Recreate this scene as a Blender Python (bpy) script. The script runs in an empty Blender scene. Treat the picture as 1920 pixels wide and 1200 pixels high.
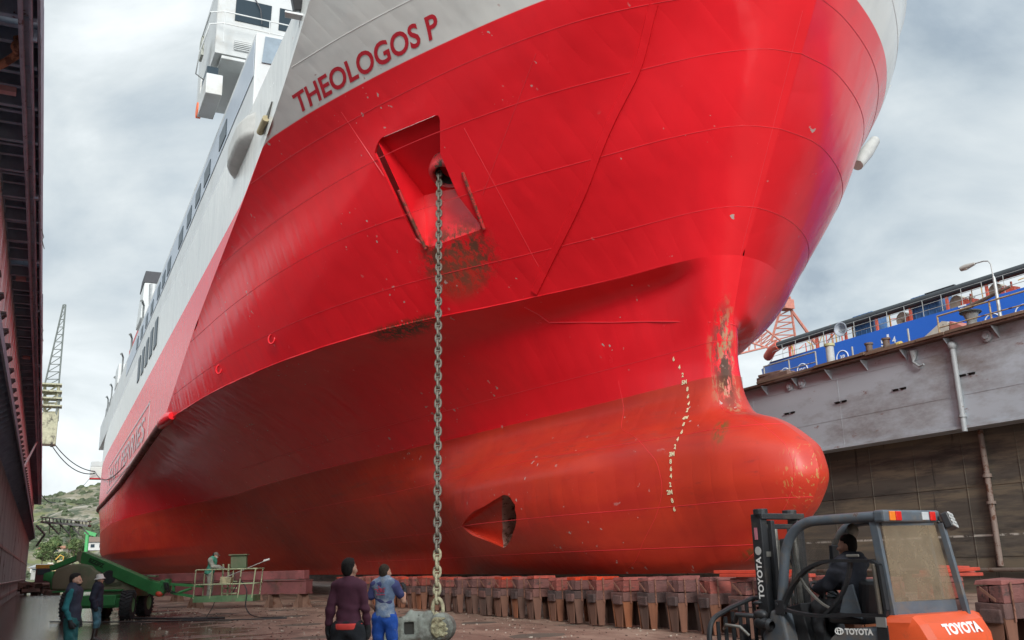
import bpy, bmesh, math, random
import numpy as np
from mathutils import Vector, Matrix, geometry
random.seed(7); np.random.seed(7)
sc=bpy.context.scene; COL=sc.collection
R=math.radians
# ---------------------------------------------------------------- camera model
FPX=1750.; CAMH=1.7
def _axes():
    v=np.array([78.-960,-(1080.-600),FPX]); v/=np.linalg.norm(v)
    a=-math.tan(R(1.5)); b=1.; c=-(a*v[0]+b*v[1])/v[2]
    up=np.array([a,b,c]); up/=np.linalg.norm(up)
    x=np.cross(v,up); x=-x if x[0]<0 else x
    return np.array([x,v,up])
CM=_axes()
def at(px,py,**k):
    r=CM@np.array([px-960,-(py-600),FPX]); o=np.array([0,0,CAMH]); (ax,val),=k.items(); i='xyz'.index(ax)
    return Vector(o+(val-o[i])/r[i]*r)
def atd(px,py,d):
    return Vector(CM@(np.array([px-960,-(py-600),FPX])/FPX*d)+np.array([0,0,CAMH]))
def proj(P):
    c=(np.asarray(P)-np.array([0,0,CAMH]))@CM
    return np.stack([960+FPX*c[...,0]/c[...,2],600-FPX*c[...,1]/c[...,2]],-1)
# ---------------------------------------------------------------- materials
def mat(name,col,rough=.6,metal=0.,var=.12,scale=3.,bump=0.,rust=0.,rcol=(.09,.035,.018),rscale=2.,dirt=0.,dcol=(.03,.025,.02),spec=.5,stretch=(1,1,1),coat=0.):
    m=bpy.data.materials.new(name); m.use_nodes=True; nt=m.node_tree; N=nt.nodes; L=nt.links
    b=N['Principled BSDF']; b.inputs['Metallic'].default_value=metal; b.inputs['Roughness'].default_value=rough
    b.inputs['Specular IOR Level'].default_value=spec
    if coat: b.inputs['Coat Weight'].default_value=coat; b.inputs['Coat Roughness'].default_value=.15
    tc=N.new('ShaderNodeTexCoord'); mp=N.new('ShaderNodeMapping'); mp.inputs['Scale'].default_value=stretch
    L.new(tc.outputs['Object'],mp.inputs['Vector'])
    def noise(s,d=6,ro=.6):
        n=N.new('ShaderNodeTexNoise'); n.inputs['Scale'].default_value=s; n.inputs['Detail'].default_value=d; n.inputs['Roughness'].default_value=ro
        L.new(mp.outputs['Vector'],n.inputs['Vector']); return n.outputs['Fac']
    def ramp(src,a,b_):
        r=N.new('ShaderNodeMapRange'); r.inputs['From Min'].default_value=a; r.inputs['From Max'].default_value=b_; L.new(src,r.inputs['Value']); return r.outputs['Result']
    def mix(f,c1,c2):
        x=N.new('ShaderNodeMix'); x.data_type='RGBA'
        if hasattr(f,'links'): L.new(f,x.inputs['Factor'])
        else: x.inputs['Factor'].default_value=f
        for s,c in ((6,c1),(7,c2)):
            if hasattr(c,'links'): L.new(c,x.inputs[s])
            else: x.inputs[s].default_value=(*c,1)
        return x.outputs[2]
    c=mix(ramp(noise(scale),.3,.7),tuple(v*(1-var) for v in col),tuple(min(1,v*(1+var)) for v in col))
    if dirt: c=mix(ramp(noise(scale*.6,8,.7),.62-dirt*.4,.75-dirt*.2),c,dcol)
    if rust:
        rm=ramp(noise(rscale,10,.72),.66-rust*.35,.70-rust*.3); c=mix(rm,c,rcol)
        x=N.new('ShaderNodeMapRange'); L.new(rm,x.inputs['Value']); x.inputs['To Min'].default_value=rough; x.inputs['To Max'].default_value=.85; L.new(x.outputs['Result'],b.inputs['Roughness'])
    L.new(c,b.inputs['Base Color'])
    if bump:
        bp=N.new('ShaderNodeBump'); bp.inputs['Strength'].default_value=bump; bp.inputs['Distance'].default_value=.05
        L.new(noise(scale*4,8,.65),bp.inputs['Height']); L.new(bp.outputs['Normal'],b.inputs['Normal'])
    m['nodes_ok']=1
    return m
_M={}
def M(key,*a,**k):
    if key not in _M: _M[key]=mat(key,*a,**k)
    return _M[key]
# ---------------------------------------------------------------- mesh builder
class MB:
    def __init__(s): s.v=[]; s.f=[]; s.mi=[]; s.cur=0
    def add(s,vs,fs,mi=None):
        o=len(s.v); s.v+= [tuple(v) for v in vs]; s.f+=[tuple(i+o for i in f) for f in fs]; s.mi+=[s.cur if mi is None else mi]*len(fs); return s
    def box(s,c,d,rot=None,mi=None,taper=1.):
        x,y,z=d[0]/2,d[1]/2,d[2]/2; t=taper
        vs=[Vector(p) for p in ((-x,-y,-z),(x,-y,-z),(x,y,-z),(-x,y,-z),(-x*t,-y*t,z),(x*t,-y*t,z),(x*t,y*t,z),(-x*t,y*t,z))]
        if rot is not None: vs=[rot@v for v in vs]
        c=Vector(c)
        return s.add([v+c for v in vs],[(0,3,2,1),(4,5,6,7),(0,1,5,4),(1,2,6,5),(2,3,7,6),(3,0,4,7)],mi)
    def bar(s,a,b,w,h,up=(0,0,1),mi=None):
        a=Vector(a);b=Vector(b);d=(b-a);l=d.length;d.normalize();u=Vector(up)
        if abs(d.dot(u))>.98: u=Vector((0,1,0))
        r=d.cross(u).normalized();u=r.cross(d)
        return s.box((a+b)/2,(w,l,h),Matrix((r,d,u)).transposed(),mi)
    def tube(s,pts,r,n=8,mi=None,cap=True,radii=None):
        pts=[Vector(p) for p in pts]; m=len(pts); vs=[];fs=[]
        t0=(pts[1]-pts[0]).normalized(); u=Vector((0,0,1)) if abs(t0.z)<.9 else Vector((1,0,0)); nx=t0.cross(u).normalized()
        for i,p in enumerate(pts):
            t=(pts[min(i+1,m-1)]-pts[max(i-1,0)]).normalized()
            nx=(nx-t*nx.dot(t)).normalized(); ny=t.cross(nx); rr=radii[i] if radii else r
            for k in range(n):
                a=2*math.pi*k/n; vs.append(p+nx*(rr*math.cos(a))+ny*(rr*math.sin(a)))
        for i in range(m-1):
            for k in range(n):
                a=i*n+k;b=i*n+(k+1)%n; fs.append((a,b,b+n,a+n))
        if cap: fs+= [tuple(range(n-1,-1,-1)),tuple(range((m-1)*n,m*n))]
        return s.add(vs,fs,mi)
    def cyl(s,a,b,r,r2=None,n=16,mi=None): return s.tube([a,b],r,n,mi,True,[r,r if r2 is None else r2])
    def lathe(s,prof,o,axis=(0,0,1),n=24,mi=None):
        ax=Vector(axis).normalized(); u=Vector((0,0,1)) if abs(ax.z)<.9 else Vector((1,0,0)); a=ax.cross(u).normalized(); b=ax.cross(a); o=Vector(o)
        vs=[];fs=[];m=len(prof)
        for r,h in prof:
            for k in range(n):
                t=2*math.pi*k/n; vs.append(o+ax*h+a*(r*math.cos(t))+b*(r*math.sin(t)))
        for i in range(m-1):
            for k in range(n): fs.append((i*n+k,i*n+(k+1)%n,(i+1)*n+(k+1)%n,(i+1)*n+k))
        return s.add(vs,fs,mi)
    def prism(s,poly,ext,mi=None):
        p=[Vector(q) for q in poly]; e=Vector(ext); n=len(p)
        return s.add(p+[q+e for q in p],[tuple(range(n-1,-1,-1)),tuple(range(n,2*n))]+[(i,(i+1)%n,n+(i+1)%n,n+i) for i in range(n)],mi)
    def sphere(s,c,r,n=12,m=8,sc_=(1,1,1),mi=None):
        vs=[];fs=[]
        for i in range(m+1):
            p=math.pi*i/m
            for k in range(n):
                t=2*math.pi*k/n; vs.append((c[0]+r*sc_[0]*math.sin(p)*math.cos(t),c[1]+r*sc_[1]*math.sin(p)*math.sin(t),c[2]+r*sc_[2]*math.cos(p)))
        for i in range(m):
            for k in range(n): fs.append((i*n+k,(i+1)*n+k,(i+1)*n+(k+1)%n,i*n+(k+1)%n))
        return s.add(vs,fs,mi)
    def grid(s,P,mi=None,flip=False):
        P=np.asarray(P); a,b=P.shape[:2]; fs=[]
        for i in range(a-1):
            for j in range(b-1):
                q=(i*b+j,i*b+j+1,(i+1)*b+j+1,(i+1)*b+j); fs.append(q[::-1] if flip else q)
        return s.add(P.reshape(-1,3).tolist(),fs,mi)
    def build(s,name,mats,parent=None,smooth=None,bevel=0.,loc=None):
        me=bpy.data.meshes.new(name); me.from_pydata([tuple(map(float,v)) for v in s.v],[],s.f)
        ms=mats if isinstance(mats,(list,tuple)) else [mats]
        for m in ms: me.materials.append(m)
        me.polygons.foreach_set('material_index',s.mi)
        bm=bmesh.new(); bm.from_mesh(me)
        if smooth: bmesh.ops.remove_doubles(bm,verts=bm.verts,dist=1e-4)
        bmesh.ops.recalc_face_normals(bm,faces=bm.faces)
        if bevel:
            es=[e for e in bm.edges if len(e.link_faces)==2 and e.calc_face_angle(0)>R(35)]
            try: bmesh.ops.bevel(bm,geom=es,offset=bevel,segments=2,affect='EDGES',clamp_overlap=True,profile=.5)
            except Exception: pass
        if smooth:
            for f in bm.faces: f.smooth=True
            for e in bm.edges:
                if len(e.link_faces)==2 and e.calc_face_angle(0)>R(smooth): e.smooth=False
        bm.to_mesh(me); bm.free(); me.update()
        o=bpy.data.objects.new(name,me); COL.objects.link(o)
        if parent is not None: o.parent=parent
        if loc is not None: o.location=loc
        return o
def tag(o,label,cat=None,group=None,kind=None):
    if label: o['label']=label
    if cat: o['category']=cat
    if group: o['group']=group
    if kind: o['kind']=kind
    return o
def thing(name,label,cat,loc=(0,0,0),rz=0.,group=None):
    o=bpy.data.objects.new(name,None); COL.objects.link(o); o.location=loc; o.rotation_euler=(0,0,rz); o.empty_display_size=.2
    return tag(o,label,cat,group)
def dup(root,loc=None,rz=None,label=None):
    def cp(o,par):
        c=o.copy(); COL.objects.link(c)
        if par is not None: c.parent=par
        for ch in [x for x in o.children]: cp(ch,c)
        return c
    c=cp(root,None)
    if loc is not None: c.location=loc
    if rz is not None: c.rotation_euler=(0,0,rz)
    if label: c['label']=label
    return c
def text2d(body,size,bold=0.,sub=0.,align='LEFT',extr=0.):
    cu=bpy.data.curves.new('lettering','FONT'); cu.body=body; cu.size=size; cu.offset=bold; cu.align_x=align; cu.resolution_u=4; cu.fill_mode='FRONT'
    o=bpy.data.objects.new('lettering',cu); COL.objects.link(o); dg=bpy.context.evaluated_depsgraph_get()
    me=bpy.data.meshes.new_from_object(o.evaluated_get(dg)); bpy.data.objects.remove(o); bpy.data.curves.remove(cu)
    bm=bmesh.new(); bm.from_mesh(me); bmesh.ops.triangulate(bm,faces=bm.faces)
    if sub:
        for _ in range(4):
            es=[e for e in bm.edges if e.calc_length()>sub]
            if not es: break
            bmesh.ops.subdivide_edges(bm,edges=es,cuts=1); bmesh.ops.triangulate(bm,faces=bm.faces)
    bm.verts.index_update()
    V=np.array([v.co[:] for v in bm.verts]).reshape(-1,3); F=[tuple(v.index for v in f.verts) for f in bm.faces]; bm.free(); bpy.data.meshes.remove(me)
    return V,F
def text_on(mb,body,size,o,right,up,bold=0.,align='CENTER',mi=None,depth=.004,mapf=None):
    V,F=text2d(body,size,bold,0,align); o=Vector(o); r=Vector(right).normalized(); u=Vector(up).normalized(); n=r.cross(u)
    mb.add([o+r*v[0]+u*v[1]+n*depth for v in V],F,mi)
# monotone cubic interpolation
def pchip(x,y,xq):
    x=np.asarray(x,float); y=np.asarray(y,float); xq=np.asarray(xq,float)
    h=np.diff(x); sh=(len(h),)+(1,)*(y.ndim-1); d=np.diff(y,axis=0)/h.reshape(sh)
    m=np.zeros_like(y)
    if len(x)>2:
        with np.errstate(divide='ignore',invalid='ignore'):
            hm=2*d[:-1]*d[1:]/(d[:-1]+d[1:])
        m[1:-1]=np.where(d[:-1]*d[1:]>0,hm,0)
    m[0]=d[0]; m[-1]=d[-1]
    i=np.clip(np.searchsorted(x,xq)-1,0,len(x)-2); t=(xq-x[i])/h[i]
    sh=t.shape+(1,)*(y.ndim-1); t=t.reshape(sh); hh=h[i].reshape(sh)
    return (2*t**3-3*t**2+1)*y[i]+(t**3-2*t**2+t)*hh*m[i]+(-2*t**3+3*t**2)*y[i+1]+(t**3-t**2)*hh*m[i+1]
# ---------------------------------------------------------------- implicit bodies -> surface nets
def rc(p,a,b,ra,rb):
    a=np.array(a,float);b=np.array(b,float);ab=b-a; L=ab@ab+1e-9
    t=np.clip(((p-a)@ab)/L,0,1); q=p-a-t[...,None]*ab
    return np.sqrt((q*q).sum(-1))-(ra+(rb-ra)*t)
def ell(p,c,r,rot=None):
    q=p-np.array(c,float)
    if rot is not None: q=q@np.array(rot)
    r=np.array(r,float); k0=np.sqrt(((q/r)**2).sum(-1)); k1=np.sqrt(((q/(r*r))**2).sum(-1))+1e-9
    return k0*(k0-1)/k1
def smin(a,b,k):
    h=np.clip(.5+.5*(b-a)/k,0,1); return b+(a-b)*h-k*h*(1-h)
def field(p,prims,k=.03):
    d=None
    for q in prims:
        kk=k
        if q[0]=='c': e=rc(p,*q[1:5]); kk=q[5] if len(q)>5 else k
        elif q[0]=='e': e=ell(p,q[1],q[2],q[3] if len(q)>3 else None)
        elif q[0]=='b':
            w=np.abs((p-np.array(q[1]))@(np.array(q[4]) if len(q)>4 else np.eye(3)))-np.array(q[2]); e=np.sqrt((np.maximum(w,0)**2).sum(-1))+np.minimum(w.max(-1),0)-q[3]
        d=e if d is None else smin(d,e,kk)
    return d
def nets(fn,lo,hi,h):
    lo=np.array(lo);n=np.ceil((np.array(hi)-lo)/h).astype(int)+1
    g=np.stack(np.meshgrid(*[lo[i]+h*np.arange(n[i]) for i in range(3)],indexing='ij'),-1); V=fn(g)
    ins=V<0; acc=np.zeros(tuple(n-1)+(3,)); cnt=np.zeros(tuple(n-1))
    idx=np.stack(np.meshgrid(*[np.arange(k-1) for k in n],indexing='ij'),-1).astype(float)
    cs=[(a,b,c) for a in(0,1) for b in(0,1) for c in(0,1)]
    def sl(c): return tuple(slice(c[i],n[i]-1+c[i]) for i in range(3))
    for a in cs:
        for ax in range(3):
            if a[ax]==0:
                b=list(a);b[ax]=1; va=V[sl(a)];vb=V[sl(b)]; m=(va<0)!=(vb<0); t=np.where(m,va/np.where(m,va-vb,1),0)
                pos=np.zeros(va.shape+(3,)); 
                for i in range(3): pos[...,i]=a[i]
                pos[...,ax]=t; acc+=pos*m[...,None]; cnt+=m
    act=cnt>0; vid=-np.ones(act.shape,int); vid[act]=np.arange(act.sum())
    vs=lo+h*(idx[act]+acc[act]/cnt[act][:,None]); fs=[]
    for ax in range(3):
        o=[(ax+1)%3,(ax+2)%3]; s0=[slice(1,n[i]-1) for i in range(3)]; s0[ax]=slice(0,n[ax]-1); s1=list(s0); s1[ax]=slice(1,n[ax])
        A=ins[tuple(s0)];B=ins[tuple(s1)]; I=np.argwhere(A!=B)
        if not len(I): continue
        I=I+np.array([0 if i==ax else 1 for i in range(3)])
        def vv(d1,d2):
            J=I.copy(); J[:,o[0]]-=d1; J[:,o[1]]-=d2; return vid[J[:,0],J[:,1],J[:,2]]
        fl=ins[I[:,0],I[:,1],I[:,2]]; q=np.stack([vv(0,0),vv(1,0),vv(1,1),vv(0,1)],-1); q[~fl]=q[~fl][:,::-1]; fs.append(q)
    return vs,np.concatenate(fs)
def sdf_obj(name,prims,m,parent=None,h=.012,k=.03,cut=None,wr=0.,seed=0,pad=.06,smooth=60):
    P=[]
    for q in prims:
        if q[0]=='c': P+= [np.array(q[1])-q[3],np.array(q[1])+q[3],np.array(q[2])-q[4],np.array(q[2])+q[4]]
        else: 
            r=max(q[2])+(q[3] if q[0]=='b' else 0); P+=[np.array(q[1])-r,np.array(q[1])+r]
    P=np.array(P); lo=P.min(0)-pad; hi=P.max(0)+pad
    rs=np.random.RandomState(seed); ks=rs.randn(5,3)*np.array([20,20,17]); ph=rs.rand(5)*6.28
    def fn(g):
        d=field(g,prims,k)
        if wr: d=d+wr*sum(np.sin(g@ks[i]+ph[i]+1.7*np.sin(g@ks[(i+1)%5]*.45)) for i in range(5))/3
        if cut is not None: d=np.maximum(d,cut(g))
        return d
    try: vs,fs=nets(fn,lo,hi,h)
    except ValueError:
        print('EMPTY SURFACE',name,lo,hi); return None
    mb=MB(); mb.add(vs.tolist(),[tuple(f) for f in fs.tolist()])
    return mb.build(name,m,parent,smooth=smooth)
# ================================================================ camera, light, sky
cam=bpy.data.cameras.new('camera'); co=bpy.data.objects.new('camera',cam); COL.objects.link(co); sc.camera=co
cam.sensor_width=36; cam.lens=FPX/1920*36; cam.clip_end=6000; cam.clip_start=.05
r_=Vector(CM@np.array([1,0,0])); u_=Vector(CM@np.array([0,1,0])); d_=Vector(CM@np.array([0,0,1]))
mw=Matrix((r_,u_,-d_)).transposed().to_4x4(); mw.translation=(0,0,CAMH); co.matrix_world=mw
SUN_EL,SUN_AZ=R(24),R(200)     # azimuth from +Y clockwise: behind the camera's left shoulder, over the wing wall
sl=bpy.data.lights.new('sun','SUN'); sl.energy=1.5; sl.angle=R(15); sl.color=(1,.965,.92)
so=bpy.data.objects.new('sun',sl); COL.objects.link(so)
sd=Vector((math.sin(SUN_AZ)*math.cos(SUN_EL),math.cos(SUN_AZ)*math.cos(SUN_EL),math.sin(SUN_EL)))
so.rotation_euler=sd.to_track_quat('Z','Y').to_euler()
w=bpy.data.worlds.new('World'); sc.world=w; w.use_nodes=True; nt=w.node_tree; N=nt.nodes; L=nt.links
bg=N['Background']; bg.inputs['Strength'].default_value=.122
sky=N.new('ShaderNodeTexSky'); sky.sky_type='NISHITA'; sky.sun_disc=False; sky.sun_elevation=SUN_EL; sky.sun_rotation=SUN_AZ
tc=N.new('ShaderNodeTexCoord'); sep=N.new('ShaderNodeSeparateXYZ'); L.new(tc.outputs['Generated'],sep.inputs[0])
def mth(op,a,b=None):
    m=N.new('ShaderNodeMath'); m.operation=op
    for i,v in enumerate((a,b)):
        if v is None: continue
        if hasattr(v,'links'): L.new(v,m.inputs[i])
        else: m.inputs[i].default_value=v
    return m.outputs[0]
zz=mth('ADD',mth('MAXIMUM',sep.outputs['Z'],0.),.75)      # flat cloud layer seen in perspective
cmb=N.new('ShaderNodeCombineXYZ'); L.new(mth('DIVIDE',sep.outputs['X'],zz),cmb.inputs[0]); L.new(mth('DIVIDE',sep.outputs['Y'],zz),cmb.inputs[1]); cmb.inputs[2].default_value=3.3
def cn(s,d,dist,off):
    n=N.new('ShaderNodeTexNoise'); n.inputs['Scale'].default_value=s; n.inputs['Detail'].default_value=d; n.inputs['Distortion'].default_value=dist; n.inputs['Roughness'].default_value=.55
    v=N.new('ShaderNodeVectorMath'); v.operation='ADD'; v.inputs[1].default_value=off; L.new(cmb.outputs[0],v.inputs[0]); L.new(v.outputs[0],n.inputs['Vector']); return n.outputs['Fac']
n1=cn(4.2,9,.35,(1.3,4.4,0)); n2=cn(1.9,4,.2,(7.1,2.2,0))
rp=N.new('ShaderNodeValToRGB'); L.new(mth('ADD',mth('MULTIPLY',n1,.62),mth('MULTIPLY',n2,.38)),rp.inputs['Fac'])
el=rp.color_ramp.elements; el[0].position=.405; el[0].color=(2.7,3.25,3.75,1); el[1].position=.62; el[1].color=(6.7,7.1,7.25,1)
e=el.new(.46); e.color=(3.7,4.25,4.65,1); e=el.new(.54); e.color=(5.0,5.45,5.65,1)
mx=N.new('ShaderNodeMix'); mx.data_type='RGBA'
cov=N.new('ShaderNodeMapRange'); L.new(n2,cov.inputs['Value']); cov.inputs['From Min'].default_value=.25; cov.inputs['From Max'].default_value=.42; cov.inputs['To Min'].default_value=.72; cov.inputs['To Max'].default_value=.97
L.new(cov.outputs['Result'],mx.inputs['Factor']); L.new(sky.outputs[0],mx.inputs[6]); L.new(rp.outputs[0],mx.inputs[7]); 
# overcast glow round the hidden sun, and thinner light low down
vd=N.new('ShaderNodeVectorMath'); vd.operation='DOT_PRODUCT'; L.new(tc.outputs['Generated'],vd.inputs[0]); vd.inputs[1].default_value=sd
gl=N.new('ShaderNodeMapRange'); gl.interpolation_type='SMOOTHSTEP'; L.new(vd.outputs['Value'],gl.inputs['Value']); gl.inputs['From Min'].default_value=-.15; gl.inputs['From Max'].default_value=1.; gl.inputs['To Min'].default_value=.60; gl.inputs['To Max'].default_value=1.6
vs=N.new('ShaderNodeVectorMath'); vs.operation='SCALE'; L.new(mx.outputs[2],vs.inputs[0]); L.new(gl.outputs['Result'],vs.inputs['Scale']); L.new(vs.outputs[0],bg.inputs['Color'])
sc.view_settings.view_transform='Standard'; sc.view_settings.look='None'; sc.view_settings.gamma=1; sc.view_settings.exposure=1.05
try: sc.cycles.use_denoising=True
except Exception: pass
# ================================================================ ferry hull
SC=16.3; ZW=16.0; ZK=1.33; ZA=9.6
def hull_paint():
    m=mat('hull_red_paint',(.70,.013,.021),.33,var=.05,scale=.35,spec=.45)
    nt=m.node_tree; N=nt.nodes; L=nt.links; b=N['Principled BSDF']; src=b.inputs['Base Color'].links[0].from_socket
    tc=[n for n in N if n.type=='TEX_COORD'][0]; sp=N.new('ShaderNodeSeparateXYZ'); L.new(tc.outputs['Object'],sp.inputs[0]); X,Y,Z=sp.outputs
    def mt(op,*a):
        n=N.new('ShaderNodeMath'); n.operation=op
        for i,v in enumerate(a):
            if hasattr(v,'links'): L.new(v,n.inputs[i])
            else: n.inputs[i].default_value=v
        return n.outputs[0]
    def nz(s,d=8,ro=.65,st=(1,1,1)):
        mp=N.new('ShaderNodeMapping'); mp.inputs['Scale'].default_value=st; L.new(tc.outputs['Object'],mp.inputs[0])
        n=N.new('ShaderNodeTexNoise'); n.inputs['Scale'].default_value=s; n.inputs['Detail'].default_value=d; n.inputs['Roughness'].default_value=ro; L.new(mp.outputs[0],n.inputs['Vector']); return n.outputs['Fac']
    def ss(v,a,b_):
        r=N.new('ShaderNodeMapRange'); r.interpolation_type='SMOOTHSTEP'; r.inputs['From Min'].default_value=a; r.inputs['From Max'].default_value=b_; L.new(v,r.inputs['Value']); return r.outputs['Result']
    def mix(f,c1,c2):
        x=N.new('ShaderNodeMix'); x.data_type='RGBA'; L.new(f,x.inputs[0])
        for s,c in ((6,c1),(7,c2)):
            if hasattr(c,'links'): L.new(c,x.inputs[s])
            else: x.inputs[s].default_value=(*c,1)
        return x.outputs[2]
    def ball(cx,cy,cz,rx,ry,rz):   # soft blob 1 at centre .. 0 outside
        q=mt('ADD',mt('ADD',mt('POWER',mt('MULTIPLY',mt('SUBTRACT',X,cx),1/rx),2.),mt('POWER',mt('MULTIPLY',mt('SUBTRACT',Y,cy),1/ry),2.)),mt('POWER',mt('MULTIPLY',mt('SUBTRACT',Z,cz),1/rz),2.))
        return ss(q,1.,.15)
    # vertical wash streaks in the red
    c=mix(ss(nz(1.2,6,.6,(1,1,.12)),.45,.75),src,(.65,.012,.020))
    # antifouling below the boot top
    af=mix(ss(nz(.5,8,.6,(1,.5,1.6)),.35,.7),(.48,.035,.014),(.40,.022,.014))
    af=mix(ss(nz(2.2,10,.75,(1,.35,2.)),.58,.72),af,(.27,.028,.02))
    zb=mt('ADD',Z,mt('MULTIPLY',mt('SUBTRACT',nz(3.,4),.5),.03))
    c=mix(ss(zb,6.47,6.43),c,af)
    # worn band between wind and water
    band=mt('MULTIPLY',ss(mt('ABSOLUTE',mt('SUBTRACT',Z,5.2)),.9,.2),ss(nz(1.6,10,.75,(1,.18,2.5)),.5,.66)); c=mix(mt('MULTIPLY',band,.5),c,(.22,.05,.04))
    # white upper works
    wh=mix(ss(nz(.9,6,.6,(1,1,.2)),.4,.8),(.60,.60,.565),(.52,.525,.50)); zs=mt('ADD',Z,mt('MULTIPLY',ss(Y,29.5,35.),.72)); c=mix(ss(zs,ZW-.015,ZW+.015),c,wh)
    # rust: under the anchor pocket, along the knuckle, stem bar, bulb scratches
    rn=nz(2.6,12,.75); rn2=nz(7.,10,.7,(1,1,.35))
    rust=(.085,.034,.016)
    pk=mt('MULTIPLY',ball(10.95,26.0,11.1,1.5,2.0,1.35),ss(mt('ADD',mt('MULTIPLY',rn,.6),mt('MULTIPLY',rn2,.4)),.45,.54)); c=mix(pk,c,rust)
    pk2=mt('MULTIPLY',ball(11.1,26.3,10.6,1.0,1.6,1.2),.5); c=mix(pk2,c,(.30,.06,.03))
    kn=mt('MULTIPLY',mt('MULTIPLY',ss(mt('ABSOLUTE',mt('SUBTRACT',Z,9.72)),.28,.05),ball(10.4,29.6,9.75,1.3,2.6,.7)),ss(rn2,.43,.52)); c=mix(kn,c,rust)
    stt=mt('MULTIPLY',mt('MULTIPLY',ball(16.0,19.3,6.9,.42,.75,1.75),1.),ss(nz(4.,12,.75,(1,1,.3)),.44,.50)); c=mix(stt,c,(.05,.03,.018))
    stt2=mt('MULTIPLY',ball(16.0,19.3,6.8,.6,.9,2.),ss(nz(5.,12,.75,(1,1,.35)),.52,.57)); c=mix(stt2,c,(.33,.17,.09))
    bs=mt('MULTIPLY',ball(15.3,19.0,4.4,.35,.35,1.),ss(rn2,.42,.55)); c=mix(bs,c,(.12,.075,.02))
    sc1=mt('MULTIPLY',ball(15.9,16.7,3.2,1.1,.9,1.7),ss(nz(9.,3,.5,(1,3.2,.55)),.60,.635)); c=mix(sc1,c,(.40,.16,.05))
    bt=mt('MULTIPLY',ball(16.0,18.3,1.75,1.2,1.0,.5),ss(rn2,.44,.56)); c=mix(bt,c,(.10,.07,.02))
    # chips of primer
    ch=mt('MULTIPLY',ss(nz(4.5,2,.5),.70,.715),ss(nz(.33,2),.53,.6)); c=mix(ch,c,(.42,.30,.27))
    L.new(c,b.inputs['Base Color'])
    # gloss: fresh enamel above, chalky antifouling below
    rr=N.new('ShaderNodeMapRange'); L.new(zb,rr.inputs['Value']); rr.inputs['From Min'].default_value=6.43; rr.inputs['From Max'].default_value=6.47; rr.inputs['To Min'].default_value=.37; rr.inputs['To Max'].default_value=.19
    L.new(mt('ADD',mt('ADD',rr.outputs['Result'],mt('MULTIPLY',nz(2.,6),.12)),mt('MULTIPLY',mt('MAXIMUM',pk,stt),.5)),b.inputs['Roughness'])
    # plating unfairness
    bp=N.new('ShaderNodeBump'); bp.inputs['Strength'].default_value=.8; bp.inputs['Distance'].default_value=.05
    wv=nz(.8,2,.5,(1,1.3,.6)); fr=mt('MULTIPLY',mt('MULTIPLY',mt('POWER',mt('ABSOLUTE',mt('SINE',mt('MULTIPLY',Y,4.6))),.6),mt('ABSOLUTE',mt('SINE',mt('MULTIPLY',Z,1.35)))),mt('MULTIPLY',nz(.5,3),.30)); wv=mt('ADD',wv,fr); L.new(mt('ADD',wv,mt('MULTIPLY',nz(5.,5,.6),.012)),bp.inputs['Height']); L.new(bp.outputs['Normal'],b.inputs['Normal'])
    return m
HP=hull_paint()
WELD=M('weld_bead',(.66,.03,.04),.4,var=.05); WELDW=M('weld_bead_white',(.66,.66,.63),.4,var=.05)
# ---- level curves: (half breadth, Y) from the stem aft, at a given height
def level(tab,z0,z1,n=161,pw=1.):
    t=np.array(tab,float); bb,yy=t[:,0],t[:,1]
    par=np.concatenate([[0],np.cumsum(np.hypot(np.diff(bb),np.diff(yy)))]); q=np.linspace(0,1,900)**2*par[-1]
    b=pchip(par,bb,q); y=pchip(par,yy,q)
    s=np.concatenate([[0],np.cumsum(np.hypot(np.diff(b),np.diff(y)))]); s/=s[-1]
    f=np.linspace(0,1,n)**pw; return np.stack([np.interp(f,s,b),np.interp(f,s,y),z0+(z1-z0)*f],-1)
PW=1.5; NW=161
A_=[(0,18.75),(.35,18.82),(.8,19.12),(1.3,20.05),(2.0,22.1),(3.5,25.3),(6.45,31.2),(8.5,38.6),(9.8,47),(10.7,57.9)]
M_=[(0,16.65),(.9,16.82),(2.05,17.8),(3.4,19.8),(5.8,23.8),(8.4,30.0),(9.9,38),(10.7,46)]
B_=[(0,14.75),(1.4,15.05),(3.2,16.1),(5,17.8),(7.6,22.3),(9.7,27.2),(10.7,30.2)]
T_=[(0,13.0),(2.,13.2),(4.2,14.1),(6.3,15.7),(8.6,18.5),(10.7,22.0)]
LV=np.stack([level(A_,ZA,10.15,pw=PW),level(M_,12.9,13.1,pw=PW),level(B_,ZW,ZW,pw=PW),level(T_,19.6,18.7,pw=PW)])
AP_=[(0,18.75),(.6,18.9),(1.95,19.6),(3.6,20.95),(5.5,23.5),(8,29),(10.7,42)]
MP_=[(0,16.65),(1.2,16.85),(3,17.75),(5.1,19.5),(7,22.3),(9,27),(10.7,35)]
BP_=[(0,14.75),(1.5,15.35),(3.5,16.4),(5.25,17.65),(7.3,19.75),(9,22.4),(10.5,26)]
TP_=[(0,13.0),(2.,13.9),(4.2,15.6),(6.3,17.3),(8.2,19.2),(10.,22.)]
LVP=np.stack([level(AP_,ZA,10.15,pw=PW),level(MP_,12.9,13.1,pw=PW),level(BP_,ZW,ZW,pw=PW),level(TP_,19.6,18.7,pw=PW)])
LVV=np.array([0,.5,1.,1.55])
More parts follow.
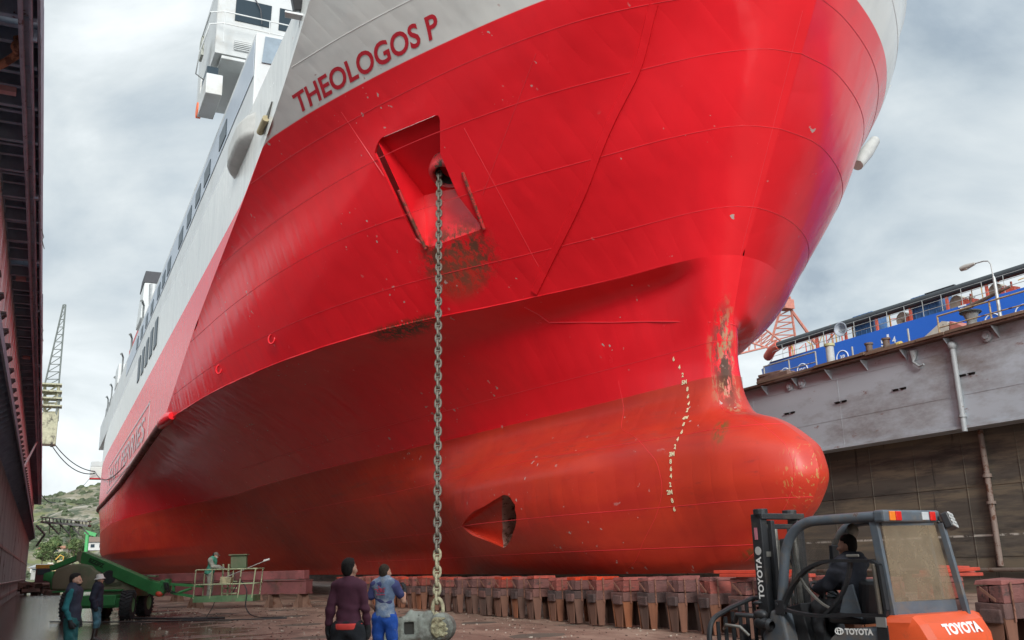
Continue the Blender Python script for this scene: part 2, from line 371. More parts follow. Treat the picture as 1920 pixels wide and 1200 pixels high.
def upper(w,v):
    """w in -1..1 (starboard edge .. stem .. port edge), v 0..1.55"""
    w=np.asarray(w,float); v=np.asarray(v,float); a=np.abs(w)**(1/1.)*(NW-1); i=np.clip(a.astype(int),0,NW-2); t=(a-i)[...,None]
    g=np.where((w>0)[...,None],LVP[:,i]*(1-t)+LVP[:,i+1]*t,LV[:,i]*(1-t)+LV[:,i+1]*t)
    k=np.clip(np.searchsorted(LVV,v,side='right')-1,0,2)
    # smooth cubic through the levels
    out=np.zeros(w.shape+(3,))
    x=LVV; d=[(g[j+1]-g[j])/(x[j+1]-x[j]) for j in range(3)]
    mm=[d[0],(d[0]+d[1])/2,(d[1]+d[2])/2,d[2]]
    for j in range(3):
        h=x[j+1]-x[j]; s=((v-x[j])/h)[...,None]
        q=(2*s**3-3*s**2+1)*g[j]+(s**3-2*s**2+s)*h*mm[j]+(-2*s**3+3*s**2)*g[j+1]+(s**3-s**2)*h*mm[j+1]
        out=np.where((k==j)[...,None],q,out)
    b,y,z=out[...,0],out[...,1],out[...,2]
    return np.stack([SC+np.sign(w)*b,y,z],-1)
_gw=np.linspace(-1,-.001,500); _gv=np.linspace(0,1.5,240); _GW,_GV=np.meshgrid(_gw,_gv); _GP=proj(upper(_GW,_GV))
def inv(px,py):
    """surface coordinates of the point of the starboard bow seen at a photograph pixel"""
    d=((_GP-np.array([px,py]))**2).sum(-1); i=np.unravel_index(d.argmin(),d.shape); w,v=_GW[i],_GV[i]
    for _ in range(4):
        P=proj(upper(np.array(w),np.array(v))); e=1e-4
        J=np.stack([(proj(upper(np.array(w+e),np.array(v)))-P)/e,(proj(upper(np.array(w),np.array(v+e)))-P)/e],-1)
        dl=np.linalg.lstsq(J,np.array([px,py])-P,rcond=None)[0]; w=float(np.clip(w+dl[0],-1,-.0005)); v=float(np.clip(v+dl[1],0,1.5))
    return w,v
def unormal(w,v):
    e=2e-3; P=upper(np.array(w),np.array(v)); a=upper(np.array(w+e),np.array(v))-P; b=upper(np.array(w),np.array(v+e))-P; n=np.cross(a,b); n/=np.linalg.norm(n)
    return n if n[1]<0 else -n
ship=thing('ferry','huge red and white ferry with bulbous bow standing on keel blocks in dock','ship',(0,0,0))
# ---- upper shell, with the anchor pocket cut out
def shell(S,U,V,hole,name,mats):
    """triangulated patch of S over the grid U x V with a polygonal hole"""
    pts=[(u,v) for v in V for u in U]; nb=len(pts); hs=len(hole)
    edges=[]
    for k in range(hs): edges.append((nb+k,nb+(k+1)%hs))
    sx=(len(U)-1)/(U[-1]-U[0]); sy=(len(V)-1)/(V[-1]-V[0])
    allp=[Vector((p[0]*sx,p[1]*sy)) for p in pts+hole]
    co,ed,fa,_,_,_=geometry.delaunay_2d_cdt(allp,edges,[],0,1e-6)
    hp=np.array([(h[0]*sx,h[1]*sy) for h in hole])
    def inside(x,y):
        c=False; j=hs-1
        for i in range(hs):
            if (hp[i][1]>y)!=(hp[j][1]>y) and x<(hp[j][0]-hp[i][0])*(y-hp[i][1])/(hp[j][1]-hp[i][1])+hp[i][0]: c=not c
            j=i
        return c
    C=np.array([c[:] for c in co]); F=[]
    for f in fa:
        m=C[list(f)].mean(0)
        if not inside(m[0],m[1]): F.append(tuple(f))
    return S(C[:,0]/sx,C[:,1]/sy),F
poc=[inv(*p) for p in ((707,262),(828,212),(909,428),(800,466))]          # TL TR BR BL
def rnd(poly,r=.12,n=4):
    out=[]; m=len(poly)
    for i in range(m):
        p=np.array(poly[i]); a=np.array(poly[i-1]); b=np.array(poly[(i+1)%m])
        for k in range(n+1):
            t=k/n; q=(1-t)**2*(p+(a-p)*r)+2*t*(1-t)*p+t*t*(p+(b-p)*r); out.append((float(q[0]),float(q[1])))
    return out
pocr=rnd(poc,.10)
Uu=np.concatenate([-(np.linspace(1,0,95)**1.),np.linspace(0,1,70)[1:]]); Vu=np.linspace(0,1.55,46)
P,F=shell(upper,Uu,Vu,pocr,'h',None)
hb=MB(); hb.add(P.tolist(),F)
# side plating aft of the fold, both sides
Yend=150.
def side(sgn):
    e=upper(np.full(40,float(sgn)),np.linspace(0,1.55,40)); rows=[]
    for p in e:
        ys=p[1]+(Yend-p[1])*np.linspace(0,1,40)**1.6
        wd=1-.10*np.clip((ys-118)/32,0,1)**2
        xx=SC+sgn*(10.7*wd+(0.9*(1-np.exp(-(ys-p[1])/9)) if sgn>0 else 0.))
        sag=np.where(p[2]<12,-.8*np.clip((ys-60)/30,0,1)*(12-p[2])/2+1.2*np.clip((ys-115)/35,0,1)**1.5*(12-p[2])/2,0)
        rows.append(np.stack([xx,ys,np.full(40,p[2])+sag],-1))
    return np.array(rows)
SS=side(-1); SP=side(1); hb.grid(SS); hb.grid(SP)
# ---- lower shell
YS=[20.4,22,25,30,38,48,57.9]
LOW={1.33:(20.0,[.6,.95,1.4,1.2,.45,.4,.5]),1.6:(18.9,[.9,1.2,1.7,1.7,.55,.45,.65]),2.2:(18.05,[1.15,1.5,2.2,2.4,.8,.6,1.3]),3.0:(17.1,[1.4,1.78,2.58,2.95,1.3,1.35,2.1]),3.6:(16.8,[1.5,1.88,2.7,3.1,1.75,1.95,2.7]),
 4.2:(16.95,[1.48,1.88,2.7,3.08,2.15,2.5,3.3]),4.65:(17.45,[1.4,1.80,2.5,2.88,2.4,2.9,3.75]),5.1:(18.2,[1.18,1.52,2.02,2.5,2.55,3.25,4.15]),5.5:(19.3,[.92,1.18,1.55,2.15,2.65,3.6,4.5]),6.2:(19.5,[.64,.82,1.15,1.85,2.9,4.2,5.1]),
 7.0:(19.55,[.56,.80,1.30,2.15,3.6,5.1,6.0]),8.0:(19.3,[.65,.96,1.65,2.95,4.8,6.4,7.3]),8.6:(19.1,[.74,1.08,1.92,3.55,5.6,7.3,8.2]),9.25:(18.9,[.86,1.30,2.32,4.35,6.75,8.5,9.4])}
NL=141; rows=[]; zr=[]
for z,(ys,bb) in LOW.items():
    t=[(0,ys)]
    if ys<20.0:
        e=20.4-ys
        for q in (.04,.14,.32,.6): t.append((bb[0]*math.sqrt(1-(1-q)**2)*(.98 if q<.5 else .99),ys+e*q))
    t+= list(zip(bb,YS)); rows.append(level(t,z,z,NL,2.0)); zr.append(z)
rows.append(level(A_,ZA,10.15,NL,2.0)); zr.append(ZA); rows=np.array(rows); zr=np.array(zr)
APL=level(AP_,ZA,10.15,NL,2.0); ASL=rows[-1]
def lower(w,zeta):
    """zeta: nominal height"""
    w=np.asarray(w,float); zeta=np.asarray(zeta,float); a=np.abs(w)*(NL-1); i=np.clip(a.astype(int),0,NL-2); t=(a-i)[...,None]
    g=rows[:,i]*(1-t)+rows[:,i+1]*t; sh=w.shape; g=g.reshape(len(zr),-1,3); zf=np.broadcast_to(zeta,sh).reshape(-1)
    h=np.diff(zr)[:,None,None]; d=np.diff(g,axis=0)/h; m=np.zeros_like(g)
    m[1:-1]=np.where(d[:-1]*d[1:]>0,2*d[:-1]*d[1:]/np.where(np.abs(d[:-1]+d[1:])<1e-9,1,d[:-1]+d[1:]),0); m[0]=d[0]; m[-1]=d[-1]
    k=np.clip(np.searchsorted(zr,zf,side='right')-1,0,len(zr)-2); n=np.arange(len(zf)); hh=(zr[k+1]-zr[k])[:,None]; s=((zf-zr[k])[:,None])/hh
    q=(2*s**3-3*s**2+1)*g[k,n]+(s**3-2*s**2+s)*hh*m[k,n]+(-2*s**3+3*s**2)*g[k+1,n]+(s**3-s**2)*hh*m[k+1,n]
    q=q.reshape(sh+(3,)); b,y,z=q[...,0],q[...,1],q[...,2]; 
    # near the stem and on the port bow the flare runs on down, without the undercut shelf, to the stem foot
    AA=np.where((w>0)[...,None],APL[i]*(1-t)+APL[i+1]*t,ASL[i]*(1-t)+ASL[i+1]*t); q=np.clip((np.broadcast_to(zeta,w.shape)-7.3)/.9,0,1); q=q*q*(3-2*q)
    g2=np.clip((np.abs(w)-.12)/.14,0,1); q=np.where(w>0,q,q*(1-g2*g2*(3-2*g2))); dz=np.maximum(9.6-zeta,0)
    b=b*(1-q)+AA[...,0]*(1-.20*dz)*q; y=y*(1-q)+(AA[...,1]+.42*dz)*q
    return np.stack([SC+np.sign(w)*b,y,z],-1)
_lw=np.linspace(-1,-.001,500)[None]; _lz=np.linspace(1.4,9.59,300)[:,None]; _LW,_LZ=np.broadcast_arrays(_lw,_lz); _LP=proj(lower(_LW,_LZ))
def linv(px,py):
    d=((_LP-np.array([px,py]))**2).sum(-1); i=np.unravel_index(d.argmin(),d.shape); return float(_LW[i]),float(_LZ[i])
# tunnel thruster mouth: ellipse seen at (943,978)
thr=[linv(943+24*math.cos(a)-4*math.sin(a),978+50*math.sin(a)) for a in np.linspace(0,2*math.pi,28,endpoint=False)]
Ul=np.concatenate([-np.linspace(1,0,110),np.linspace(0,1,60)[1:]]); Vl=np.concatenate([np.linspace(1.33,6.2,44),np.linspace(6.2,9.6,26)[1:]])
tap=linv(866,986); th_px=[proj(lower(np.array(a),np.array(b))) for a,b in thr]
left=[k for k in range(28) if th_px[k][0]<941]; order=[k for k in range(28) if k not in left]
st_=[k for k in order if (k-1)%28 in left][0]; seq=[(st_+m) %28 for m in range(len(order))]
thole=[thr[k] for k in seq]+[tap]
P,F=shell(lower,Ul,Vl,[tuple(t) for t in thole],'l',None); hb.add(P.tolist(),F)
# flat bottom, aft body, transom
bot=lower(Ul,np.full(len(Ul),1.33)); c2=bot.copy(); c2[:,0]=SC; hb.grid(np.array([bot,c2]))
for sgn in (-1,1):
    e=lower(np.full(len(Vl),float(sgn)),Vl); e[:,1]=e[0,1] if sgn<0 else e[:,1]
    bfull=np.interp(Vl,[1.33,1.6,2.2,3.0,3.6,10],[7.0,8.2,9.5,10.3,10.6,10.7])
    rr=[]
    for p,bf in zip(e,bfull):
        ys=np.linspace(0,1,40)**1.3*(Yend-p[1])+p[1]; u=np.clip((ys-112)/(Yend-112),0,1)
        zz=p[2]+(1-(p[2]-1.33)/8.82)*5.2*u**1.4
        zz=zz-np.clip((p[2]-5)/5.15,0,1)*.8*np.clip((ys-60)/30,0,1)*.93+np.clip((p[2]-5)/5.15,0,1)*1.2*np.clip((ys-115)/35,0,1)**1.5*.93
        gq=np.clip((ys-62)/42,0,1); gq=np.sin(gq*math.pi/2)**1.15; b0=abs(p[0]-SC); bb=(b0+(max(bf,b0)-b0)*gq)*(1-.10*np.clip((ys-118)/32,0,1)**2)*(1-.25*u**2*(1-(p[2]-1.33)/8.82))
        rr.append(np.stack([SC+sgn*bb,ys,zz],-1))
    rr=np.array(rr); hb.grid(rr); c3=rr[:1].copy(); c3[...,0]=SC; hb.grid(np.concatenate([c3,rr[:1]]))
    te=np.concatenate([rr[:,-1],(SS if sgn<0 else SP)[:,-1]]); tc_=te.copy(); tc_[:,0]=SC; hb.grid(np.array([te,tc_]))
# deck, to close the top
dk=upper(Uu,np.full(len(Uu),1.5)); d2=dk.copy(); d2[:,0]=SC; d2[:,1]=np.maximum(dk[:,1],24); hb.grid(np.array([dk,d2]))
# weld seams and strakes, raised beads on the plating
def seam(S,pts,r,mi,lift=.004):
    Q=np.array([S(np.array(a),np.array(b)) for a,b in pts]); 
    hb.tube([Vector(q) for q in Q],r,5,mi)
def seg(a,b,n=24): return [(a[0]+(b[0]-a[0])*t,a[1]+(b[1]-a[1])*t) for t in np.linspace(0,1,n)]
for vv in (.17,.44,.70,.90): seam(upper,seg((-.995,vv*1.0),(.9,vv),90),.011,1)
for vv in (1.19,): seam(upper,seg((-.995,vv),(.9,vv),90),.011,2)
for p,q in (((640,210),(720,330)),((1005,100),(905,365)),((1505,20),(1385,490)),((870,240),(1010,500)),((1700,0),(1600,330))):
    if p[0]>1600: continue
    seam(upper,[inv(p[0]+(q[0]-p[0])*t,p[1]+(q[1]-p[1])*t) for t in np.linspace(0,1,14)],.008,1)
for zv,w0 in ((2.0,-.9),(3.05,-.95),(4.9,-.98),(7.4,-.98)): seam(lower,[(w,zv) for w in np.linspace(w0,-.02,90)],.008,1)
for wv in (-.12,-.335): seam(lower,[(wv,z) for z in np.linspace(1.5,7.0,40)],.006,1)
vp=[(985,576),(1008,590),(1030,605),(1090,604.5),(1150,604),(1210,603.5),(1270,603),(1330,604),(1370,607),(1400,612)]
vuv=[linv(*p) for p in vp]; vuv=[q for q in vuv if q[0]<-.012]; zl=vuv[-1][1]
seam(lower,vuv+[(w,zl-.25*(w-vuv[-1][0])) for w in np.linspace(vuv[-1][0],.2,12)[1:]],.018,1)
hull=hb.build('hull',[HP,WELD,WELDW],ship,smooth=28)
if 0:
    for p in ((850,480),(860,530),(760,600),(830,560)): print('HULLPT',p,upper(*map(np.array,inv(*p))))
# ================================================================ ferry details
def S3(uv): return Vector(upper(np.array(uv[0]),np.array(uv[1])))
TL,TR,BR,BL=[S3(p) for p in poc]; pc=((poc[0][0]+poc[2][0])/2,(poc[0][1]+poc[2][1])/2); NO=Vector(unormal(*pc)); NI=-NO
# anchor pocket: rim, back plate, sloping floor, cheeks
mb=MB(); rim=[S3(p) for p in pocr]; m_=len(rim)
def lerp(a,b,t): return a+(b-a)*t
dl=lerp(TL,BL,.60)+NI*.95; dr=lerp(TR,BR,.66)+NI*.95; tl=TL+NI*.22; tr=TR+NI*.22
ctr=(TL+TR+BR+BL)/4
bl=BL+NI*.03; br=BR+NI*.03
mb.add([tl,tr,dr,dl],[(0,1,2,3)]); mb.add([dl,dr,br,bl],[(0,1,2,3)]); mb.add([tl,dl,bl,TL+NO*0,BL],[(0,1,2,4,3)]); mb.add([tr,dr,br,TR,BR],[(0,1,2,4,3)]); mb.add([TL,TR,tr,tl],[(0,1,2,3)])
# skirt closing the gap to the plating
sk=[r+NI*.10 for r in rim]; mb.add(rim+sk,[(i,(i+1)%m_,m_+(i+1)%m_,m_+i) for i in range(m_)])
big=lambda a,b,c,d:[a+(a-ctr).normalized()*.25,b+(b-ctr).normalized()*.25,c+(c-ctr).normalized()*.25,d+(d-ctr).normalized()*.25]
mb.build('anchor_pocket',HP,ship)
for a,b in ((lerp(TL,BL,.45),BL),(lerp(TR,BR,.5),BR)):
    wb=MB(); wb.tube([a+NO*.05,lerp(a,b,.5)+NO*.07,b+NO*.05,b+NO*.02+(ctr-b).normalized()*.12],.055,8)
    wb.build('pocket_guard_bar',M('scraped_red',(.45,.03,.03),.5,rust=.55,rscale=5),ship,smooth=50)
# hawse pipe
HC=lerp(lerp(tl,dl,.72),lerp(tr,dr,.72),.60); nb_=(dr-dl).cross(tl-dl).normalized(); nb_=nb_ if nb_.dot(NO)>0 else -nb_
hax=(nb_*.8+Vector((-.1,-.1,-.55))).normalized()
mb=MB(); mb.lathe([(.36,-.5),(.62,-.3),(.62,.12),(.60,.27),(.53,.37),(.44,.38),(.38,.30),(.36,-.1),(.35,-.6),(0,-.6)],HC,hax,28)
mb.build('hawse_pipe',M('hawse_red',(.52,.03,.035),.45,rust=.42,rscale=3,rcol=(.05,.038,.026)),ship,smooth=50)
mb=MB(); mb.lathe([(.372,.29),(.34,.1),(.32,-.55),(0,-.56)],HC,hax,24); mb.build('hawse_bore',M('bore_dark',(.03,.028,.022),.8,bump=.4),ship,smooth=50)
HM=HC+hax*.20
# bow door edge bars
def ribbon(pts,wd,th,name,m):
    uv=[inv(*p) for p in pts]; n=40; t=np.linspace(0,len(uv)-1,n); uw=np.stack([pchip(np.arange(len(uv)),np.array([u[k] for u in uv]),t) for k in(0,1)],-1)
    P=[S3(u) for u in uw]; Nn=[Vector(unormal(*u)) for u in uw]; b=MB(); vs=[];fs=[]
    for i in range(n):
        tg=(P[min(i+1,n-1)]-P[max(i-1,0)]).normalized(); s=tg.cross(Nn[i]).normalized()*wd/2
        vs+=[P[i]-s-Nn[i]*.02,P[i]-s*.8+Nn[i]*th,P[i]+s*.8+Nn[i]*th,P[i]+s-Nn[i]*.02]
    for i in range(n-1):
        for k in range(4): fs.append((i*4+k,i*4+(k+1)%4,i*4+4+(k+1)%4,i*4+4+k))
    b.add(vs,fs); return b.build(name,m,ship,smooth=30)
ribbon([(1226,8),(1180,160),(1105,330),(1030,490),(1002,548)],.26,.05,'bow_door_edge_bar',HP)
# knuckle bead along the flare
mb=MB(); mb.tube([Vector(p) for p in upper(np.linspace(-.99,-.12,80),np.full(80,.004))],.03,6,radii=[.03*min(1,(79-i)/30+.02) for i in range(80)]); mb.build('knuckle_bead',HP,ship,smooth=60)
# painted ship's name
V,F=text2d('THEOLOGOS P',1.,.022,.12); V=V[:,:2]; mn=V.min(0); mx_=V.max(0); V=(V-mn)/(mx_-mn)
c4=[inv(*p) for p in ((560,215),(826,67),(816,22),(547,179))]
vs=[]
for x,y in V:
    w_=(c4[0][0]*(1-x)+c4[1][0]*x)*(1-y)+(c4[3][0]*(1-x)+c4[2][0]*x)*y; v_=(c4[0][1]*(1-x)+c4[1][1]*x)*(1-y)+(c4[3][1]*(1-x)+c4[2][1]*x)*y
    vs.append(S3((w_,v_))+Vector(unormal(w_,v_))*.012)
mb=MB(); mb.add(vs,F); mb.build('ship_name',M('name_red',(.46,.012,.025),.45,var=.08),ship)
# draught marks
marks=[(1.6,'6',1267,958),(1.8,'8',1262,942),(2.0,'2M',1257,927),(2.2,'2',1259,912),(2.4,'4',1258,897),(2.6,'6',1258,883),(2.8,'8',1259,869),(3.0,'3M',1260,855),(3.2,'2',1266,841),(3.4,'4',1271,828),(3.6,'6',1277,814),(3.8,'8',1282,800),(4.0,'4M',1285,787),(4.2,'2',1289,773),(4.4,'4',1291,760),(4.6,'6',1291,747),(4.8,'8',1289,733),(5.0,'5M',1284,720),(5.2,'2',1281,706),(5.4,'4',1275,692),(5.6,'6',1265,677)]
for h_,s_,px,py in marks:
    w_,z_=linv(px,py); e=.01; P=Vector(lower(np.array(w_),np.array(z_))); tw=(Vector(lower(np.array(w_+e),np.array(z_)))-P).normalized(); tz=(Vector(lower(np.array(w_),np.array(z_+.06)))-P).normalized(); n=tw.cross(tz).normalized(); n=n if n.y<0 else -n
    dm=MB(); text_on(dm,s_,.165,P+n*.015,tw,n.cross(tw) if n.cross(tw).z>0 else -n.cross(tw),.006)
    dm.build('draught_mark',M('mark_cream',(.72,.66,.42),.6),ship)
# bow thruster tunnel with its fairing and grid
tp=[Vector(lower(np.array(a),np.array(b))) for a,b in thr]; tcn=sum(tp,Vector())/len(tp); n_=len(tp); INW=Vector((.92,.38,0)).normalized()
lft=sorted(set(range(n_))-set(seq),key=lambda k:-tp[k].z); rim_l=[seq[-1] if tp[seq[-1]].z>tp[seq[0]].z else seq[0]]+lft+[seq[0] if tp[seq[-1]].z>tp[seq[0]].z else seq[-1]]
ring=list(tp)
for m_i,k in enumerate(rim_l): ring[k]=tp[k]+INW*(.62*math.sin(math.pi*m_i/(len(rim_l)-1)))
tin=Vector((1,.12,0)).normalized(); mb=MB(); ring2=[p+tin*1.7 for p in ring]; mb.add(ring+ring2,[(i,(i+1)%n_,n_+(i+1)%n_,n_+i) for i in range(n_)]+[tuple(range(n_,2*n_))])
mb.build('thruster_tunnel',M('tunnel_pale',(.30,.16,.13),.75,rust=.4,rscale=4,bump=.3),ship,smooth=50)
mb=MB(); zs=[p.z for p in tp]; 
for k in (.25,.5,.75):
    z_=min(zs)+(max(zs)-min(zs))*k; mb.bar(tcn+Vector((.62,-.62,z_-tcn.z)),tcn+Vector((.62,.62,z_-tcn.z)),.1,.03)
for k in (-.25,.2): mb.bar(tcn+Vector((.62,k,-.78)),tcn+Vector((.62,k,.78)),.1,.03,up=(0,1,0))
mb.build('thruster_grid',M('grid_rust',(.14,.07,.05),.8),ship)
# scooped fairing aft (left in view) of the mouth, sunk into the plating
ap=Vector(lower(np.array(tap[0]),np.array(tap[1]))); K=10; mb=MB(); mb.grid([[lerp(ap,ring[k],t) for t in np.linspace(0,1,K)] for k in rim_l]); mb.build('thruster_fairing',HP,ship,smooth=40)
# rubbing strake along the side, with its rounded red end
st=SS[0]; pts=[Vector(p)+Vector((-.04,0,0)) for p in st]
mb=MB(); mb.tube(pts,.24,10); mb.build('rubbing_strake',M('strake_brown',(.16,.045,.04),.6,rust=.5,rscale=1.2),ship,smooth=50)
e0=Vector(upper(np.array(-.955),np.array(0.))); mb=MB(); q=[Vector(upper(np.array(x),np.array(.01))) for x in (-1,-.985,-.97,-.955)]
mb.tube([pts[1]]+[p+Vector((-.05,-.08,0)) for p in q],.3,12,radii=[.28,.32,.34,.34,.2]); mb.build('strake_end_cap',HP,ship,smooth=50)
for px,py in ((512,636),(413,693)):
    P=S3(inv(px,py)); mb=MB(); a=[P+Vector((-.06,-.03,0))+Vector((.10*math.cos(t),-.12*math.cos(t),.2*math.sin(t))) for t in np.linspace(0,2*math.pi,15)]
    mb.tube(a,.04,6); mb.build('pad_eye',HP,ship,smooth=60)
# ---- company lettering on the side
WL=M('side_letter_white',(.52,.42,.42),.5)
mb=MB(); xs=5.6-.02
V,F=text2d('FAST FERRIES',1.,.012,.0); V=V[:,:2]; V=(V-V.min(0))/(V.max(0)-V.min(0))
mb.add([(xs-.01,109-39*x,10.75+y*1.75+.0*x) for x,y in V],F)
for z in (10.25,12.95): mb.box((xs,89.5,z),(.02,45,.16))
for y in (67.2,112): mb.box((xs,y,11.6),(.02,.35,2.9))
mb.build('company_lettering',WL,ship)
# ---- white upper works
WH=M('ship_white',(.50,.515,.51),.5,var=.08,scale=.6,dirt=.2,dcol=(.42,.40,.36)); SH=M('ship_grey_band',(.36,.40,.45),.4,var=.05); GLS=M('dark_glass',(.025,.04,.052),.32,spec=.2,var=.02)
xs=5.6; xp=27.
mb=MB()
mb.box(((xs+xp)/2,88,20.2),(xp-xs-.02,110,3.3))           # main accommodation block Y33-143
mb.build('superstructure',WH,ship,bevel=.05)
mb=MB(); mb.box(((xs+xp)/2+.25,95,22.85),(xp-xs-.9,70,2.0)); mb.box(((xs+xp)/2+.6,75,24.4),(xp-xs-1.6,24,1.2)); mb.build('boat_deck',WH,ship,bevel=.04)
mb=MB(); mb.box((xs-.012,64.1,20.75),(.02,62,1.5)); mb.build('window_band',SH,ship)
for y,l,h_ in ((40,1.9,.8),(44.6,1.9,.8),(47.7,1.7,.8),(51,1.7,.85),(54.6,1.8,.9),(60.4,1.8,.9),(63.4,1.7,.9),(66.4,1.7,.9),(71,1.7,.9),(75,1.7,.9),(79,1.7,.9),(83,1.7,.9)):
    mb=MB(); mb.box((xs-.035,y,20.6),(.05,l,h_)); mb.build('side_window',GLS,ship,bevel=.02)
for y in (66.5,69.6,72.8,76,79.3):
    mb=MB(); mb.box((xs-.03,y,17.6),(.06,1.8,2.0)); mb.build('tall_window',GLS,ship,bevel=.02)
# deckhouse front with its big grey pane
a=at(497,70,y=33); b=at(548,80,y=33); c=at(530,125,y=33); d=at(490,118,y=33)
mb=MB(); mb.box((17,43.5,23.2),(20.6,5,2.8)); mb.box((17.2,36.5,22.0),(19,6,.3)); mb.build('deckhouse',WH,ship,bevel=.05)
mb=MB(); p=[Vector((q.x,32.93,q.z)) for q in (a,b,c,d)]; mb.prism(p,(0,.05,0)); mb.build('front_pane',M('grey_pane',(.20,.25,.29),.15,spec=.7),ship)
# navigating bridge
mb=MB(); mb.box((16.3,43,26.35),(22.6,6,3.4)); mb.prism([(5.0,40.0,24.65),(27.6,40,24.65),(27.6,39.4,28.05),(5.0,39.4,28.05)],(0,.01,0)); mb.box((16.3,42.9,28.3),(22.6,6.8,.45)); mb.build('bridge',WH,ship,bevel=.04)
for k in range(7):
    x0=5.75+k*2.0; mb=MB(); mb.prism([(x0,39.67,26.3),(x0+1.62,39.67,26.3),(x0+1.62,39.49,27.35),(x0,39.49,27.35)],(0,.2,0)); mb.build('bridge_window',GLS,ship)
    if k in (0,2): 
        mb=MB(); mb.tube([(x0+.75,39.4,27.6),(x0+1.1,39.4,26.95),(x0+1.2,39.5,26.3)],.025,6); mb.build('wiper_arm',M('steel_dark',(.05,.05,.055),.5),ship)
mb=MB(); mb.box((5.05,41.2,23.0),(.72,2.6,1.0)); mb.box((5.05,42.3,23.9),(.72,.5,.9)); mb.box((7.2,40.6,24.5),(3.8,1.2,.16)); mb.build('bridge_wing_bracket',WH,ship,bevel=.03)
mb=MB(); mb.box((4.98,41.0,23.75),(.5,1.6,.5)); mb.build('wing_window',GLS,ship)
mb=MB(); mb.box((7.35,39.1,22.9),(.62,1.,1.2)); mb.build('locker',WH,ship,bevel=.03)
mb=MB()
for k in range(8): mb.box((6.9,39.88,24.95+k*.09),(2.2,.05,.035))
mb.build('louvre',WH,ship)
mb=MB(); 
for z in (25.55,26.15): mb.tube([(4.55,41.5,z-.1),(4.62,39.2,z),(5.2,38.9,z),(10,38.9,z),(16,38.9,z)],.03,6)
for x in (5.2,7.2,9.2): mb.tube([(x,38.9,24.6),(x,38.9,26.15)],.025,6)
mb.tube([(4.62,39.2,25.55),(4.3,39.6,24.3),(4.3,40.6,23.7),(4.7,41,23.7)],.03,6); mb.build('bridge_rail',WH,ship,smooth=50)
mb=MB(); mb.cyl((4.65,42.6,22.9),(4.85,42.6,22.9),.38,n=20); mb.build('lifebuoy',M('buoy_orange',(.75,.13,.03),.5),ship,smooth=40)
mb=MB(); mb.box((4.6,41.6,25.6),(.12,.7,1.0)); mb.build('wing_panel',M('panel_olive',(.30,.31,.27),.6),ship)
# fairlead box on the shoulder and mooring slot
def bulge(y0,y1,z0,z1,out,x,name,m,sg=-1):
    mb=MB(); n=10
    P=[]
    for i in range(n+1):
        t=i/n; r=[]
        for k in range(n+1):
            s=k/n; f=min(1,4*min(t,1-t)+.0)**.5*min(1,3*(1-abs(2*s-1)))**.5; r.append((x+sg*out*f,y0+(y1-y0)*t,z0+(z1-z0)*s-.25*t))
        P.append(r)
    mb.grid(P); return mb.build(name,m,ship,smooth=60)
bulge(32.3,36.4,17.2,18.25,.5,5.62,'fairlead_box',M('box_grey_white',(.40,.395,.37),.5))
a=at(509,190,x=5.56); b=at(496,248,x=5.56); c=at(486,250,x=5.56)
mb=MB(); mb.prism([a,b,c],(.06,0,0)); mb.build('mooring_slot',M('slot_dark',(.12,.12,.11),.8),ship)
mb=MB(); mb.tube([lerp(a,b,.55)+Vector((-.05,0,0)),lerp(b,c,.4)+Vector((-.08,0,0))],.13,10); mb.build('slot_roller',M('roller_ochre',(.32,.27,.16),.7),ship,smooth=50)
a=at(1640,264,z=17.2); b=at(1608,310,z=15.6); mb=MB(); mb.tube([a,lerp(a,b,.5),b],.24,10,radii=[.2,.26,.2]); mb.build('fairlead_box',M('box_grey_white',(.40,.395,.37),.5),ship,smooth=50)
# floodlight on the bulwark rail
fp=at(566,14,y=25.3); mb=MB(); mb.box(fp+Vector((0,0,.18)),(.62,.3,.5),Matrix.Rotation(.35,3,'X')@Matrix.Rotation(-.3,3,'Y')); mb.bar(fp+Vector((0,.2,-.6)),fp+Vector((0,.1,.0)),.06,.06); mb.build('floodlight',M('lamp_black',(.02,.02,.022),.4),ship,bevel=.03)
mb=MB(); mb.bar(fp+Vector((-.5,.0,-.35)),fp+Vector((.7,-.3,-.5)),.3,.06); mb.build('floodlight_shelf',WH,ship)
# funnel, boats, aft fittings
mb=MB(); mb.box((7.2,91,26.0),(2.4,5,3.6),taper=.85); mb.build('funnel',WH,ship,bevel=.1)
mb=MB(); mb.box((7.2,91,28.3),(2.2,4.4,1.2),taper=.9); mb.build('funnel_cap',M('funnel_black',(.03,.03,.035),.6),ship,bevel=.05)
mb=MB(); mb.cyl((6.9,87,24.5),(6.9,87,27.0),.35,.5,14); mb.build('vent_pipe',M('galv',(.35,.36,.36),.5,metal=.4),ship,smooth=40)
for y in (58,62,66): 
    mb=MB(); mb.sphere((6.4,y,22.9),.6,14,8,(.5,1.6,.5)); mb.build('life_raft',M('raft_orange',(.50,.12,.05),.5),ship,smooth=60)
mb=MB(); mb.box((7.0,100,24.6),(1.2,14,1.0)); mb.build('red_stripe_house',M('house_red',(.45,.03,.04),.5),ship)
mb=MB(); mb.box((6.2,114,23.5),(1,5,2.2)); mb.build('aft_house',WH,ship)
for y in (84,96,108,118,126,134):
    mb=MB(); h_=1.4+random.random()*1.2; mb.tube([(5.9,y,21.7),(5.9,y,22.4+h_),(5.7,y-.6,22.7+h_),(5.6,y-1.1,22.5+h_)],.1,6); mb.build('davit',M('davit_grey',(.16,.17,.17),.6),ship)
for y in (122,126,130):
    mb=MB(); mb.box((5.75,y,21.9),(.3,2.6,1.0)); mb.build('deck_box',M('davit_grey',(.16,.17,.17),.6),ship)
